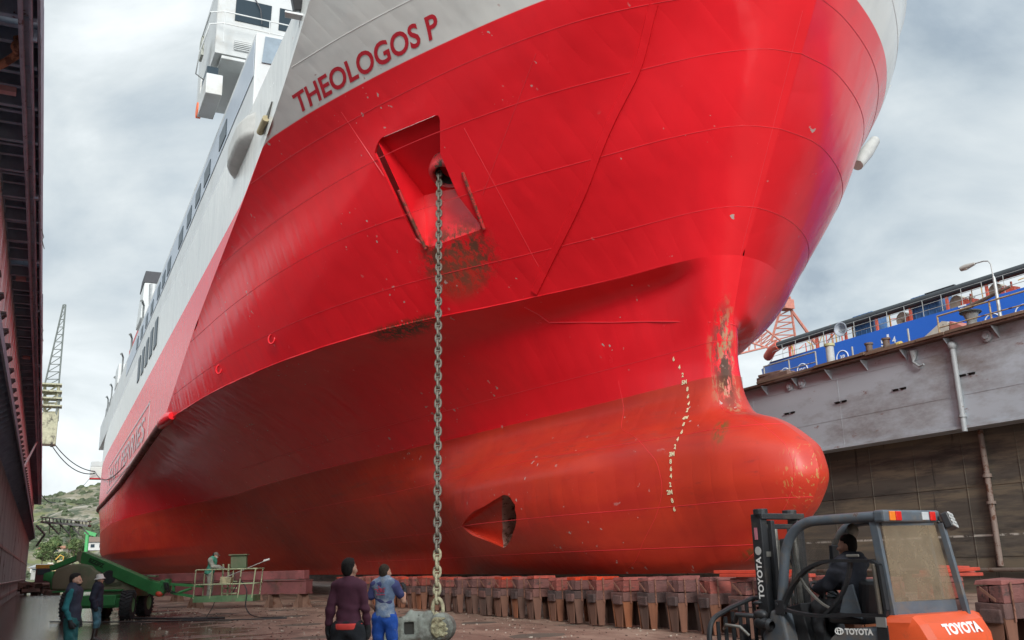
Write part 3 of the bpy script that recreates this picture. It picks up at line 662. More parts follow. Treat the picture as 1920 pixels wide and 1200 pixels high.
q=at(175,880,y=149.5); mb=MB(); mb.box((q.x+.6,150.2,q.z-.5),(2.0,1.5,1.8)); mb.build('quarter_platform',HP,ship,bevel=.1)
mb=MB(); mb.box((q.x+.6,150.2,q.z+.8),(1.9,1.4,.8)); mb.build('quarter_box',WH,ship,bevel=.1)
# ================================================================ dock: floor, walls
def ground_mat():
    m=mat('dock_floor',(.20,.128,.095),.75,var=.3,scale=.8); nt=m.node_tree; N=nt.nodes; L=nt.links; b=N['Principled BSDF']; src=b.inputs['Base Color'].links[0].from_socket
    tc=[n for n in N if n.type=='TEX_COORD'][0]
    def nz(s,d=8,ro=.65,st=(1,1,1)):
        mp=N.new('ShaderNodeMapping'); mp.inputs['Scale'].default_value=st; L.new(tc.outputs['Object'],mp.inputs[0])
        n=N.new('ShaderNodeTexNoise'); n.inputs['Scale'].default_value=s; n.inputs['Detail'].default_value=d; n.inputs['Roughness'].default_value=ro; L.new(mp.outputs[0],n.inputs['Vector']); return n.outputs['Fac']
    def ss(v,a,b_,lo=0.,hi=1.):
        r=N.new('ShaderNodeMapRange'); r.interpolation_type='SMOOTHSTEP'; r.inputs['From Min'].default_value=a; r.inputs['From Max'].default_value=b_; r.inputs['To Min'].default_value=lo; r.inputs['To Max'].default_value=hi; L.new(v,r.inputs['Value']); return r.outputs['Result']
    def mt(op,*a):
        n=N.new('ShaderNodeMath'); n.operation=op
        for i,v in enumerate(a):
            if hasattr(v,'links'): L.new(v,n.inputs[i])
            else: n.inputs[i].default_value=v
        return n.outputs[0]
    def mix(f,c1,c2):
        x=N.new('ShaderNodeMix'); x.data_type='RGBA'; L.new(f,x.inputs[0])
        for s,c in ((6,c1),(7,c2)):
            if hasattr(c,'links'): L.new(c,x.inputs[s])
            else: x.inputs[s].default_value=(*c,1)
        return x.outputs[2]
    sp=N.new('ShaderNodeSeparateXYZ'); L.new(tc.outputs['Object'],sp.inputs[0])
    c=mix(ss(nz(.9,10,.7,(1,.35,1)),.42,.62),src,(.34,.24,.18))
    c=mix(ss(nz(9,10,.75),.56,.66),c,(.11,.07,.055))
    c=mix(ss(nz(38,2,.5),.70,.74),c,(.30,.25,.20))
    # wet: pools on the left of the dock, damp streaks elsewhere
    # distance left of a line that runs with the dock
    wl=ss(sp.outputs[0],7.5,1.5); wn=nz(.42,7,.62,(.55,1.5,1)); wet=mt('MULTIPLY',ss(mt('ADD',wn,mt('MULTIPLY',wl,.20)),.50,.58),ss(mt('ADD',wl,mt('MULTIPLY',nz(.2,3),.6)),.36,.5))
    c=mix(mt('MULTIPLY',wet,.75),c,(.035,.03,.027)); L.new(c,b.inputs['Base Color'])
    rg=N.new('ShaderNodeMapRange'); L.new(wet,rg.inputs['Value']); rg.inputs['To Min'].default_value=.62; rg.inputs['To Max'].default_value=.05; L.new(rg.outputs['Result'],b.inputs['Roughness'])
    hh=mt('ADD',mt('ADD',mt('MULTIPLY',nz(3.,10,.7,(1,.5,1)),.9),mt('MULTIPLY',nz(30,6,.7),.25)),mt('MULTIPLY',nz(1.4,6,.6,(.35,2.2,1)),1.2)); bp=N.new('ShaderNodeBump'); bp.inputs['Distance'].default_value=.09; L.new(hh,bp.inputs['Height'])
    iv=N.new('ShaderNodeMapRange'); L.new(wet,iv.inputs['Value']); iv.inputs['To Min'].default_value=.8; iv.inputs['To Max'].default_value=.16; L.new(iv.outputs['Result'],bp.inputs['Strength']); L.new(bp.outputs['Normal'],b.inputs['Normal'])
    return m
GM=ground_mat()
# one sheet to the horizon
gb=MB(); xs_=[-3000,-600,-100,-30,-2,16,36,80,200,800,3000]; ys_=[-600,-100,-40,0,20,40,80,120,153,160,400,1000,4000]
gb.grid([[(x,y,-.02 if y<154 else -.6) for x in xs_] for y in ys_]); tag(gb.build('ground',M('shore_ground',(.12,.10,.075),.9,var=.3,scale=.05,dirt=.4)),None,None,None,'structure')
fb=MB(); n1_=np.linspace(-2.06,35.5,90); n2_=np.linspace(-26,152,330); GX,GY=np.meshgrid(n1_,n2_)
def gz(x,y):
    f=.012*np.sin(x*1.9+y*.7)+.010*np.sin(y*2.3-x*.6)+.014*np.sin(x*.7-y*1.1+2); return f*np.clip((x-1.)/5,.0,1)
fb.grid(np.stack([GX,GY,gz(GX,GY)],-1)); tag(fb.build('dock_floor',GM,smooth=60),None,None,None,'structure')
# loose debris on the floor: nobody could count it
db=MB(); rs=np.random.RandomState(3)
for _ in range(1500):
    x=rs.uniform(3,14.5); y=rs.uniform(13,50); s=rs.uniform(.008,.03)*(1+.6*rs.rand()); a=rs.rand()*6
    db.box((x,y,float(gz(np.array(x),np.array(y)))+s*.3),(s*rs.uniform(.6,2.2),s,s*.7),Matrix.Rotation(a,3,'Z')@Matrix.Rotation(rs.rand(),3,'X'),mi=int(rs.rand()<.35))
tag(db.build('blasting_grit',[M('grit_brown',(.10,.06,.045),.9),M('grit_pale',(.38,.33,.27),.9)]),'scattered paint chips and grit lying on the brown dock floor','debris',None,'stuff')
# ---- left wing wall
LW=thing('dock_wall','rusty brown and pink steel wing wall of floating dock along the left edge','dock wall',(0,0,0))
RB=M('wall_rust_brown',(.38,.37,.365),.7,var=.25,scale=.5,rust=.22,rscale=.8,stretch=(1,1,.25),bump=.15)
PK=M('wall_faded_pink',(.74,.72,.75),.7,var=.15,scale=.4,rust=.12,rscale=1.,stretch=(1,1,.3)); DKP=M('walkway_dark',(.22,.27,.34),.7,var=.2,rust=.08,rcol=(.06,.03,.025)); PUR=M('walkway_girder',(.26,.27,.33),.65,var=.2,rust=.15,rcol=(.10,.05,.04))
Y0,Y1=-26.,150.
mb=MB(); mb.box((-3.5,62,3.5),(2.9,176,7.0))
for y in np.arange(-25,150,1.05): mb.box((-2.0,y,3.4),(.09,.10,6.6)); mb.box((-1.96,y,3.4),(.02,.22,6.6))
for z in (.6,3.2): mb.box((-1.98,62,z),(.1,176,.14))
mb.build('lower_wall',RB,LW)
mb=MB(); mb.tube([(-1.88,Y0,1.35),(-1.88,Y1,1.35)],.05,8); mb.build('service_pipe',RB,LW,smooth=50)
mb=MB(); mb.box((-1.66,62,7.04),(.78,176,.09)); mb.box((-1.29,62,6.9),(.06,176,.30))
for y in np.arange(-25,150,1.05): mb.prism([(-2.04,y,6.98),(-1.32,y,6.98),(-1.32,y,6.80),(-2.04,y,6.3)],(0,.03,0))
mb.build('ledge',DKP,LW)
mb=MB(); mb.box((-3.4,62,9.35),(3.1,176,4.55))
for y in np.arange(-24,150,2.1): mb.box((-1.84,y,9.3),(.02,.03,4.4))
mb.build('upper_wall',PK,LW)
for y in np.arange(13,148,2.1):
    mb=MB(); mb.box((-1.72,y,9.05),(.28,.5,.05)); mb.prism([(-1.85,y-.2,9.02),(-1.6,y-.2,9.02),(-1.85,y-.2,8.75)],(0,.03,0)); mb.prism([(-1.85,y+.2,9.02),(-1.6,y+.2,9.02),(-1.85,y+.2,8.75)],(0,.03,0)); mb.build('step_bracket',M('bracket_steel',(.10,.075,.075),.7),LW)
mb=MB()
for a,b in ((Y0,7.6),(9.3,17.2),(17.35,33),(33.1,Y1)): mb.box((-1.45,(a+b)/2,11.98),(1.06,b-a,.04))
for y in np.arange(-25,150,.62):
    h_=.34 if int(y/.62)%3 else .5
    mb.box((-1.40,y,11.95-h_/2),(.86,.035,h_)); mb.box((-1.40,y,11.95-h_),(.86,.12,.03))
mb.box((-1.83,62,11.8),(.05,176,.4)); mb.build('walkway_underside',DKP,LW)
mb=MB(); yy=Y0; rs=np.random.RandomState(5)
while yy<Y1:
    l=rs.uniform(4,11); mb.box((-.93+rs.uniform(-.012,.012),yy+l/2,11.75+rs.uniform(-.02,.03)),(.05,min(l,Y1-yy)-.02,.62)); mb.box((-1.02,yy+.1,11.6),(.12,.06,.5)); yy+=l
mb.box((-1.13,62,11.47),(.2,176,.04)); mb.build('walkway_fascia',PUR,LW)
mb=MB(); mb.tube([(-1.22,y,11.36+.03*math.sin(y*1.3)) for y in np.arange(Y0,Y1,1.5)],.045,7); mb.tube([(-1.06,y,11.40+.035*math.sin(y*.9+1)+.02*math.sin(y*2.7)) for y in np.arange(Y0,Y1,.9)],.03,6); mb.build('cable_run',PUR,LW,smooth=50)
p=[at(-12,128,z=11.3),at(8,118,z=11.35),at(30,104,z=11.4),at(34,88,z=11.5),at(33,70,z=11.7)]
mb=MB(); mb.tube(p,.08,10); mb.sphere(p[3],.13); mb.tube([p[3]+Vector((-.08,.0,.1)),p[3]+Vector((.15,.05,.12))],.1,8); mb.build('overhead_pipe',M('pipe_ochre',(.30,.14,.075),.7,rust=.4),LW,smooth=50)
mb=MB()
for y in (20,34,47): mb.box((-1.5,y,11.35),(.3,.18,.12))
mb.build('lamp_fitting',M('fitting_pink',(.35,.2,.2),.6),LW)
mb=MB()
for y,l in ((29,.5),(41,.6),(60,.5)): mb.tube([(-.9,y,11.5),(-.82,y+.15,11.3),(-.86,y+.1,11.5-l*.6),(-.78,y+.3,11.5-l)],.012,5)
mb.build('frayed_rope',M('rope_grey',(.2,.19,.17),.9),LW)
# diagonal ladder far along
mb=MB()
for s_ in (0,.3): mb.bar((-1.75,62+s_,7.2),(-1.2,78+s_,11.4),.08,.1)
for t in np.linspace(.05,.95,16): mb.bar((-1.75+.55*t,62+16*t,7.2+4.2*t),(-1.75+.55*t,62.3+16*t,7.2+4.2*t),.06,.04)
mb.build('inclined_ladder',PK,LW)
# ---- right wing wall
RW=thing('dock_wall','grey topped wing wall of floating dock with stained brown lower plating, behind bow','dock wall',(0,0,0))
GW=M('wall_grey_paint',(.41,.46,.50),.55,var=.07,scale=.5,rust=.14,rscale=.9,rcol=(.22,.12,.10),stretch=(1,.4,1),dirt=.3,dcol=(.19,.17,.16))
def stained():
    m=mat('wall_stained',(.088,.078,.064),.8,var=.3,scale=.5,stretch=(1,.22,1.6)); nt=m.node_tree; N=nt.nodes; L=nt.links; b=N['Principled BSDF']; src=b.inputs['Base Color'].links[0].from_socket
    tc=[n for n in N if n.type=='TEX_COORD'][0]
    def nz(s,st,d=9,ro=.7):
        mp=N.new('ShaderNodeMapping'); mp.inputs['Scale'].default_value=st; L.new(tc.outputs['Object'],mp.inputs[0]); n=N.new('ShaderNodeTexNoise'); n.inputs['Scale'].default_value=s; n.inputs['Detail'].default_value=d; n.inputs['Roughness'].default_value=ro; L.new(mp.outputs[0],n.inputs['Vector']); return n.outputs['Fac']
    def ss(v,a,b_):
        r=N.new('ShaderNodeMapRange'); r.interpolation_type='SMOOTHSTEP'; r.inputs['From Min'].default_value=a; r.inputs['From Max'].default_value=b_; L.new(v,r.inputs['Value']); return r.outputs['Result']
    def mix(f,c1,c2):
        x=N.new('ShaderNodeMix'); x.data_type='RGBA'; L.new(f,x.inputs[0])
        for s,c in ((6,c1),(7,c2)):
            if hasattr(c,'links'): L.new(c,x.inputs[s])
            else: x.inputs[s].default_value=(*c,1)
        return x.outputs[2]
    c=mix(ss(nz(1.,(1,.12,1.5)),.46,.6),src,(.15,.125,.088)); c=mix(ss(nz(.8,(1,.16,1.1)),.50,.66),c,(.045,.04,.035))
    c=mix(ss(nz(1.6,(1,1,.12)),.60,.68),c,(.03,.026,.024)); c=mix(ss(nz(3.,(1,.4,1)),.69,.72),c,(.02,.018,.018))
    sp=N.new('ShaderNodeSeparateXYZ'); L.new(tc.outputs['Object'],sp.inputs[0])
    a=N.new('ShaderNodeMath'); a.operation='SUBTRACT'; L.new(sp.outputs[2],a.inputs[0]); a.inputs[1].default_value=2.35; ab=N.new('ShaderNodeMath'); ab.operation='ABSOLUTE'; L.new(a.outputs[0],ab.inputs[0])
    e=N.new('ShaderNodeMath'); e.operation='MULTIPLY'; L.new(ss(ab.outputs[0],.06,.02),e.inputs[0]); L.new(ss(nz(2.,(1,1,1)),.45,.55),e.inputs[1]); c=mix(e.outputs[0],c,(.45,.43,.38))
    L.new(c,b.inputs['Base Color']); bp=N.new('ShaderNodeBump'); bp.inputs['Strength'].default_value=.35; bp.inputs['Distance'].default_value=.05; L.new(nz(1.3,(1,.4,.4),4),bp.inputs['Height']); L.new(bp.outputs['Normal'],b.inputs['Normal'])
    return m
ST=stained(); RX=34.5
mb=MB(); mb.box((37.5,62,3.37),(4.0,176,6.74))
for y in np.arange(-24,150,2.6): mb.box((35.49,y,3.4),(.03,.03,6.6))
for z in (1.5,4.4): mb.box((35.49,62,z),(.03,176,.03))
mb.build('lower_wall',ST,RW)
mb=MB(); mb.box((37.0,62,8.72),(5.0,176,3.96)); mb.box((RX-.03,62,6.8),(.12,176,.12))
for z,d in ((10.1,.02),(8.15,.015)): mb.box((RX-.005,62,z),(d,176,.025))
for y in np.arange(-23,150,6.3): mb.box((RX-.004,y,8.5),(.012,.02,3.3))
mb.build('upper_wall',GW,RW)
mb=MB(); mb.box((RX+.2,62,10.73),(1.3,176,.10)); mb.build('deck_edge',M('deck_edge_rust',(.11,.06,.045),.8,rust=.4),RW)
mb=MB()
for y in np.arange(-20,150,2.35): mb.prism([(RX,y,10.66),(RX-.42,y,10.66),(RX-.36,y,10.56),(RX,y,10.15)],(0,.03,0))
mb.build('edge_bracket',GW,RW)
mb=MB(); rs=np.random.RandomState(9); yy=-20
while yy<150:
    l=rs.uniform(1.2,4); 
    if rs.rand()<.8: mb.box((RX-.33+rs.uniform(-.05,.05),yy+l/2,10.83+rs.uniform(0,.05)),(.34,l-.05,.12),Matrix.Rotation(rs.uniform(-.02,.02),3,'Z'))
    yy+=l
mb.build('edge_planking',M('plank_weathered',(.17,.11,.075),.85,var=.35,scale=2,stretch=(1,.2,1)),RW)
mb=MB()
for y in np.arange(12,60,3.6):
    for s_ in (-.22,.22): mb.box((RX-.01,y+s_,8.95),(.03,.3,.06)); mb.box((RX-.05,y+s_,8.99),(.1,.34,.02))
mb.build('drain_slot',M('slot_black',(.02,.02,.02),.8),RW)
PG=M('pipe_grey',(.27,.29,.30),.5,rust=.2,rscale=3)
mb=MB(); mb.tube([(RX-.12,26.85,10.25),(RX-.12,26.85,6.6)],.12,12); mb.sphere((RX-.12,26.85,10.3),.2); mb.cyl((RX-.12,26.85,7.2),(RX-.12,26.85,7.3),.17); mb.build('down_pipe',PG,RW,smooth=50)
mb=MB(); mb.tube([(35.35,26.85,6.7),(35.35,26.85,1.1)],.12,12); mb.cyl((35.35,26.85,4.7),(35.35,26.85,4.85),.19); mb.cyl((35.35,26.85,3.6),(35.35,26.85,3.72),.19); mb.build('down_pipe',M('pipe_rusty',(.17,.13,.11),.7,rust=.4,rscale=2.5),RW,smooth=50)
mb=MB(); mb.tube([(35.3,Y0,.95),(35.3,Y1,.95)],.09,10)
for y in np.arange(-20,100,4): mb.cyl((35.3,y,.95),(35.3,y+.12,.95),.13)
mb.build('fire_main',M('pipe_rusty2',(.14,.11,.09),.7,rust=.4,rscale=2),RW,smooth=50)
mb=MB(); a=Vector((RX-.12,28.9,10.5)); mb.tube([a,a+Vector((0,0,-.25)),a+Vector((-.02,.05,-.5)),a+Vector((-.02,-.25,-.75)),a+Vector((-.02,-.5,-.7))],.06,8,radii=[.2,.14,.06,.06,.05]); mb.build('hook_fitting',PG,RW,smooth=50)
for y in (25.2,36.1,37.0):
    mb=MB(); mb.lathe([(.24,0),(.24,.08),(.12,.1),(.12,.16),(0,.16)],(RX,y,10.35),(-1,0,0),18); mb.build('fairlead_disc',GW,RW,smooth=40)
mb=MB(); mb.box((RX-.1,31,7.55),(.02,0.01,.01)); 
# ---- things on the right wall top
ZT=10.78
def lamp_post():
    t=thing('street_lamp','tall grey dock lamp with bent arm standing behind railing on right wall','lamp',(34.6,24.55,ZT))
    mb=MB(); mb.tube([(0,0,0),(0,0,1.9),(0,0.02,2.0)],.07,10,radii=[.08,.06,.05]); mb.tube([(0,0.02,2.0),(0,.04,2.55),(0,.14,2.72),(0,.35,2.78),(0,.8,2.80)],.03,8); mb.build('pole',M('galv_pole',(.40,.41,.40),.5,metal=.3),t,smooth=50)
    mb=MB(); mb.lathe([(0,0),(.06,.02),(.10,.25),(.13,.5),(.11,.72),(0,.75)],(0,.75,2.80),(0,1,-.05),14); mb.build('lamp_head',M('lamp_head_grey',(.36,.35,.32),.5),t,smooth=50)
    mb=MB(); mb.sphere((0,1.25,2.72),.1,12,8,(1,1.9,.8)); mb.build('lamp_glass',M('lamp_glass',(.55,.53,.46),.3),t,smooth=60)
lamp_post()
def rail(label,y0,y1,n,m,x=34.35,h=.95):
    t=thing('guard_rail',label,'railing',(x,y0,ZT),0,'railings along the right dock edge'); 
    mb=MB(); mb.tube([(0,0,h),(0,y1-y0,h)],.04,8); mb.build('top_rail',m,t,smooth=50)
    mb=MB(); mb.tube([(0,0,h*.45),(0,y1-y0,h*.45)],.03,8); mb.build('mid_rail',m,t,smooth=50)
    for k in range(n):
        y=(y1-y0)*k/(n-1); mb=MB(); mb.tube([(0,y,0),(0,y,h)],.04,8); mb.build('post',m,t,smooth=50)
rail('rusty ochre railing in front of capstan beside the lamp',27.35,22.2,3,M('rail_ochre',(.36,.27,.16),.7,rust=.4,rscale=3))
rail('grey railing nearest the bulbous bow on right dock wall',38.7,34.8,3,M('rail_grey',(.33,.33,.31),.6,rust=.25,rscale=3))
BO=M('bollard_rust',(.13,.095,.075),.8,rust=.4,rscale=2.5)
t=thing('mooring_bitt','rusty double mooring bitt with yellow end on dock edge','bollard',(34.6,31.0,ZT),0)
for y in (.55,-.5):
    mb=MB(); mb.cyl((0,y,0),(0,y,.62),.16,n=14); mb.cyl((0,y,.62),(0,y,.7),.21,n=14); mb.build('bollard_post',BO,t,smooth=40)
mb=MB(); mb.tube([(0,1.1,.22),(0,-1.15,.22)],.14,12); mb.build('cross_bar',BO,t,smooth=40)
mb=MB(); mb.cyl((0,-1.16,.22),(0,-1.34,.22),.16,n=14); mb.build('end_cap',M('cap_yellow',(.50,.38,.10),.6),t,smooth=40)
t=thing('capstan','dark ringed capstan with rusty turning bar behind ochre railing','capstan',(34.75,26.0,ZT))
mb=MB(); mb.lathe([(.34,0),(.26,.1),(.20,.45),(.34,.8),(.36,.9),(0,.92)],(0,0,0),(0,0,1),16); mb.build('barrel',M('capstan_grey',(.20,.20,.19),.7,rust=.3),t,smooth=40)
mb=MB(); mb.lathe([(.42,.78),(.46,.82),(.42,.88),(.38,.84),(.42,.78)],(0,0,0),(0,0,1),20); mb.build('rim',M('capstan_rim',(.04,.045,.045),.6),t,smooth=40)
mb=MB(); mb.tube([(0,.5,1.0),(0,-.2,1.12),(0,-2.0,1.42)],.07,8,radii=[.09,.1,.05]); mb.tube([(0,-.1,1.0),(0,-.1,1.5)],.05,8); mb.lathe([(.2,0),(.2,.03)],(0,-.1,1.45),(0,0,1),12); mb.build('turning_bar',BO,t,smooth=40)
t=thing('vent_post','thick pale grey capped post between blue hull and dock edge','post',(34.8,34.25,ZT))
mb=MB(); mb.cyl((0,0,0),(0,0,1.15),.2,n=16); mb.build('shaft',M('post_pale',(.40,.41,.40),.6,rust=.15),t,smooth=40)
mb=MB(); mb.cyl((0,0,1.15),(0,0,1.27),.27,n=16); mb.build('cap',M('post_cap',(.38,.36,.18),.6),t,smooth=40)
for lab,y,h_ in (('thin grey stake on dock edge beside cream shed',29.2,.85),('thin grey stake on dock edge left of mooring bitt',32.6,.75),('thin stake at far end of the right dock edge near bow',40.9,.8)):
    mb=MB(); mb.tube([(0,0,0),(0,0,h_)],.045,8); mb.cyl((0,0,0),(0,0,.05),.12,n=10); o=mb.build('stake',M('rail_grey',(.33,.33,.31),.6),None,smooth=40,loc=(34.6,y,ZT)); tag(o,lab,'post','stakes along the right dock edge')
t=thing('deck_shed','cream slope-sided shed with rust streaks and red end panel on dock top','shed',(36.3,29.3,ZT))
mb=MB(); mb.prism([(0,2.0,0),(0,-.9,0),(0,-.9,1.15),(0,-.6,1.25)],(1.6,0,0)); mb.build('side_panel',M('shed_cream',(.50,.47,.40),.7,rust=.2,rscale=2),t)
mb=MB(); mb.prism([(0,-.9,0),(0,-2.9,0),(0,-1.0,1.15)],(1.6,0,0)); mb.build('red_panel',M('shed_red',(.40,.14,.11),.7,rust=.2),t)
mb=MB(); mb.box((0,0,.18),(.6,2.4,.36)); mb.box((-.05,.2,.42),(.5,1.6,.14),Matrix.Rotation(.1,3,'Z')); o=mb.build('timber_stack',M('timber_old',(.16,.10,.08),.85,var=.3,scale=3),None,bevel=.03,loc=(34.4,37.9,ZT)); tag(o,'stack of old brown timbers on dock edge below grey railing','timber')
# ================================================================ keel blocks, beams, anchor
def block_mat(name,col,**k):
    m=mat(name,col,**k); nt=m.node_tree; N=nt.nodes; L=nt.links; b=N['Principled BSDF']; src=b.inputs['Base Color'].links[0].from_socket
    oi=N.new('ShaderNodeObjectInfo'); hs=N.new('ShaderNodeHueSaturation'); r=N.new('ShaderNodeMapRange'); L.new(oi.outputs['Random'],r.inputs['Value']); r.inputs['To Min'].default_value=.6; r.inputs['To Max'].default_value=1.45; L.new(r.outputs['Result'],hs.inputs['Value'])
    r2=N.new('ShaderNodeMapRange'); L.new(oi.outputs['Random'],r2.inputs['Value']); r2.inputs['To Min'].default_value=.75; r2.inputs['To Max'].default_value=1.15; L.new(r2.outputs['Result'],hs.inputs['Saturation'])
    L.new(src,hs.inputs['Color']); L.new(hs.outputs[0],b.inputs['Base Color'])
    mp=[n for n in N if n.type=='MAPPING'][0]; L.new(oi.outputs['Random'],mp.inputs['Location']); return m
TB=block_mat('block_timber_red',(.145,.042,.034),rough=.85,var=.35,scale=2.2,bump=.5,stretch=(.5,2,2),rust=.25,rscale=2,rcol=(.07,.035,.03),dirt=.2)
TC=block_mat('block_timber_brown',(.085,.042,.036),rough=.9,var=.4,scale=2.5,bump=.5,dirt=.3,dcol=(.05,.03,.028))
TO=block_mat('block_leg_rust',(.13,.055,.032),rough=.85,var=.4,scale=1.5,rust=.3,rscale=2,stretch=(1,1,.3),bump=.2)
TCAP=block_mat('block_cap_red',(.27,.05,.035),rough=.8,var=.3,scale=3,bump=.3,dirt=.15)
STP=M('strap_rust',(.17,.075,.05),.8,rust=.3)
def rough_box(mb,c,d,j=.02,rs=np.random):
    mb.box(c,d); n=8
    for i in range(len(mb.v)-8,len(mb.v)):
        v=mb.v[i]; mb.v[i]=(v[0]+rs.uniform(-j,j),v[1]+rs.uniform(-j,j),v[2]+rs.uniform(-j,j)*.6)
def make_block(seed):
    rs=np.random.RandomState(seed); t=thing('keel_block','x','block')
    for sx in (-.42,.42):
        mb=MB(); mb.prism([(sx-.13,-.40,.02),(sx+.13,-.40,.02),(sx+.24,-.40,.68),(sx-.24,-.40,.68)],(0,.05,0)); mb.prism([(sx-.13,.35,.02),(sx+.13,.35,.02),(sx+.24,.35,.68),(sx-.24,.35,.68)],(0,.05,0)); mb.box((sx,0,.36),(.05,.74,.66)); mb.build('leg',TO,t)
    mb=MB(); mb.prism([(-.60,-.17,.02),(-.60,.17,.02),(-.64,.34,.68),(-.64,-.34,.68)],(.05,0,0)); mb.build('end_plate',TO,t)
    mb=MB(); rough_box(mb,(0,0,.79),(1.3,.86,.24),.025,rs); mb.build('lower_timber',TC,t,bevel=.02)
    mb=MB(); rough_box(mb,(-.58,-.08,.72),(.36,.56,.22),.035,rs); mb.build('timber_end',TC,t,bevel=.025)
    mb=MB(); rough_box(mb,(.02,-.2,1.05),(1.18,.36,.27),.03,rs); rough_box(mb,(.03,.2,1.05),(1.14,.36,.27),.03,rs); mb.build('upper_timber',TB,t,bevel=.02)
    mb=MB(); rough_box(mb,(.02,0,1.235),(1.12+rs.uniform(-.1,.1),.74,.09),.025,rs)
    mb.build('cap_plank',TCAP,t,bevel=.012)
    for sx in (-.30,.34):
        mb=MB(); mb.box((sx,-.455,.93),(.06,.02,.62)); mb.sphere((sx,-.46,.80),.03,8,6); mb.sphere((sx,-.46,1.08),.03,8,6); mb.build('strap',STP,t)
    mb=MB(); mb.bar((-.66,-.22,.95),(-.66,.2,1.15),.02,.05); mb.build('end_cleat',STP,t)
    return t
protos=[make_block(s) for s in (1,2,3,4)]
grp='keel blocks in the row under the bow'
bl=[]
k=0; yv=10.75
while yv<50:
    bl.append(yv); yv+=1.24
LBL={0:'keel block at right frame edge beyond forklift, topped by flat plank',1:'keel block behind orange forklift counterweight, red planks stacked on it',2:'keel block hidden behind dirty rear cab window of forklift',3:'keel block behind the forklift driver',4:'keel block behind the forklift mast',5:'nearest keel block left of forklift mast, above load grille'}
for i,y in enumerate(bl):
    b=protos[i%4] if i<4 else dup(protos[i%4])
    b.location=(14.1+.04*math.sin(i*2.3),y,.0); b.scale=(.62+random.uniform(-.06,.05),.66+random.uniform(-.07,.05),1.01+random.uniform(-.03,.02)); b.rotation_euler=(0,0,random.uniform(-.07,.07)); b['group']=grp
    vis=i-6
    ords=['first','second','third','fourth','fifth','sixth','seventh','eighth','ninth','tenth','eleventh','twelfth','thirteenth','fourteenth','fifteenth','sixteenth','seventeenth','eighteenth','nineteenth','twentieth']
    if i in LBL: b['label']=LBL[i]
    elif vis<16: b['label']='red timber keel block under bow, %s one leftwards from the block beside forklift mast'%ords[vis]
    else: b['label']='dark distant keel block under the hull, behind the man in blue vest'
mb=MB(); rs=np.random.RandomState(2)
t=thing('plank_pile','rough red planks laid over the keel block behind orange counterweight','planks',(14.35,bl[1],1.29))
for n_,(c,d,a) in enumerate((((0,-.1,.03),(1.3,.3,.06),.04),((.1,.15,.03),(1.25,.26,.06),-.05),((-.05,-.12,.10),(1.2,.22,.06),-.06),((.15,.05,.15),(.9,.2,.06),.1))):
    mb=MB(); mb.box(c,d,Matrix.Rotation(a,3,'Z')@Matrix.Rotation(a*.4,3,'Y')); mb.build('plank',TCAP,t,bevel=.01)
RP=M('plank_bright_red',(.55,.06,.03),.6,var=.2,scale=2,dirt=.1)
for lab,a,b in (('long bright red plank lying on keel blocks under bulb, upper of two',at(1156,1073,y=17.3),at(1284,1077,y=16.2)),('bright red plank lying on keel blocks under bulb, lower of two',at(1170,1081,y=17.1),at(1298,1082,y=16.0))):
    mb=MB(); a=Vector((13.75,a.y+.4,1.40 if 'upper' in lab else 1.325)); b=Vector((13.85 if 'upper' in lab else 13.7,a.y-2.6 if 'upper' in lab else a.y-2.9,a.z)); mb.bar(a,b,.16,.07); o=mb.build('red_plank',RP,None,bevel=.01); tag(o,lab,'plank','bright red planks on the keel blocks')
# bilge beams on trestles
BM=M('beam_maroon',(.14,.045,.045),.75,var=.3,scale=1.2,rust=.3,dirt=.2); TR=M('trestle_rust',(.15,.085,.06),.85,var=.3,rust=.3)
def beam(label,a,b,z0,z1):
    a=Vector(a);b=Vector(b); d=(b-a); L_=d.length; t=thing('bilge_beam',label,'beam',a,math.atan2(d.y,d.x))
    mb=MB(); mb.box((L_/2,0,(z0*.45+z1*.55)/2+z0*.2),(L_,.02,.02)); 
    mb=MB(); mb.box((L_/2,0,z0+.30),(L_,.5,.56)); mb.box((L_/2,0,z0+.01),(L_+.02,.62,.05)); mb.box((L_/2,0,z0+.59),(L_+.02,.62,.05)); mb.build('girder',BM,t,bevel=.01)
    mb=MB(); mb.box((L_/2,0,z0+.83),(L_-.3,.42,.40)); mb.build('top_timber',M('beam_timber',(.17,.05,.05),.8,var=.4,scale=1.5,dirt=.3),t,bevel=.03)
    for x in (.35,2.2,L_*.5,L_-2.0,L_-.35):
        mb=MB(); mb.prism([(x-.55,-.02,0),(x+.55,-.02,0),(x+.26,-.02,z0-.02),(x-.26,-.02,z0-.02)],(0,.05,0)); mb.box((x,0,z0/2-.01),(.05,.7,z0-.03)); mb.build('trestle',TR,t)
    return t
beam('long maroon steel beam on rusty trestles behind the lift basket',(2.6,54.5,0),(11.1,44.2,0),.62,1.5)
beam('second maroon beam deep in the shade under ship behind the boom lift',(3.4,66,0),(11.5,57,0),.6,1.5)
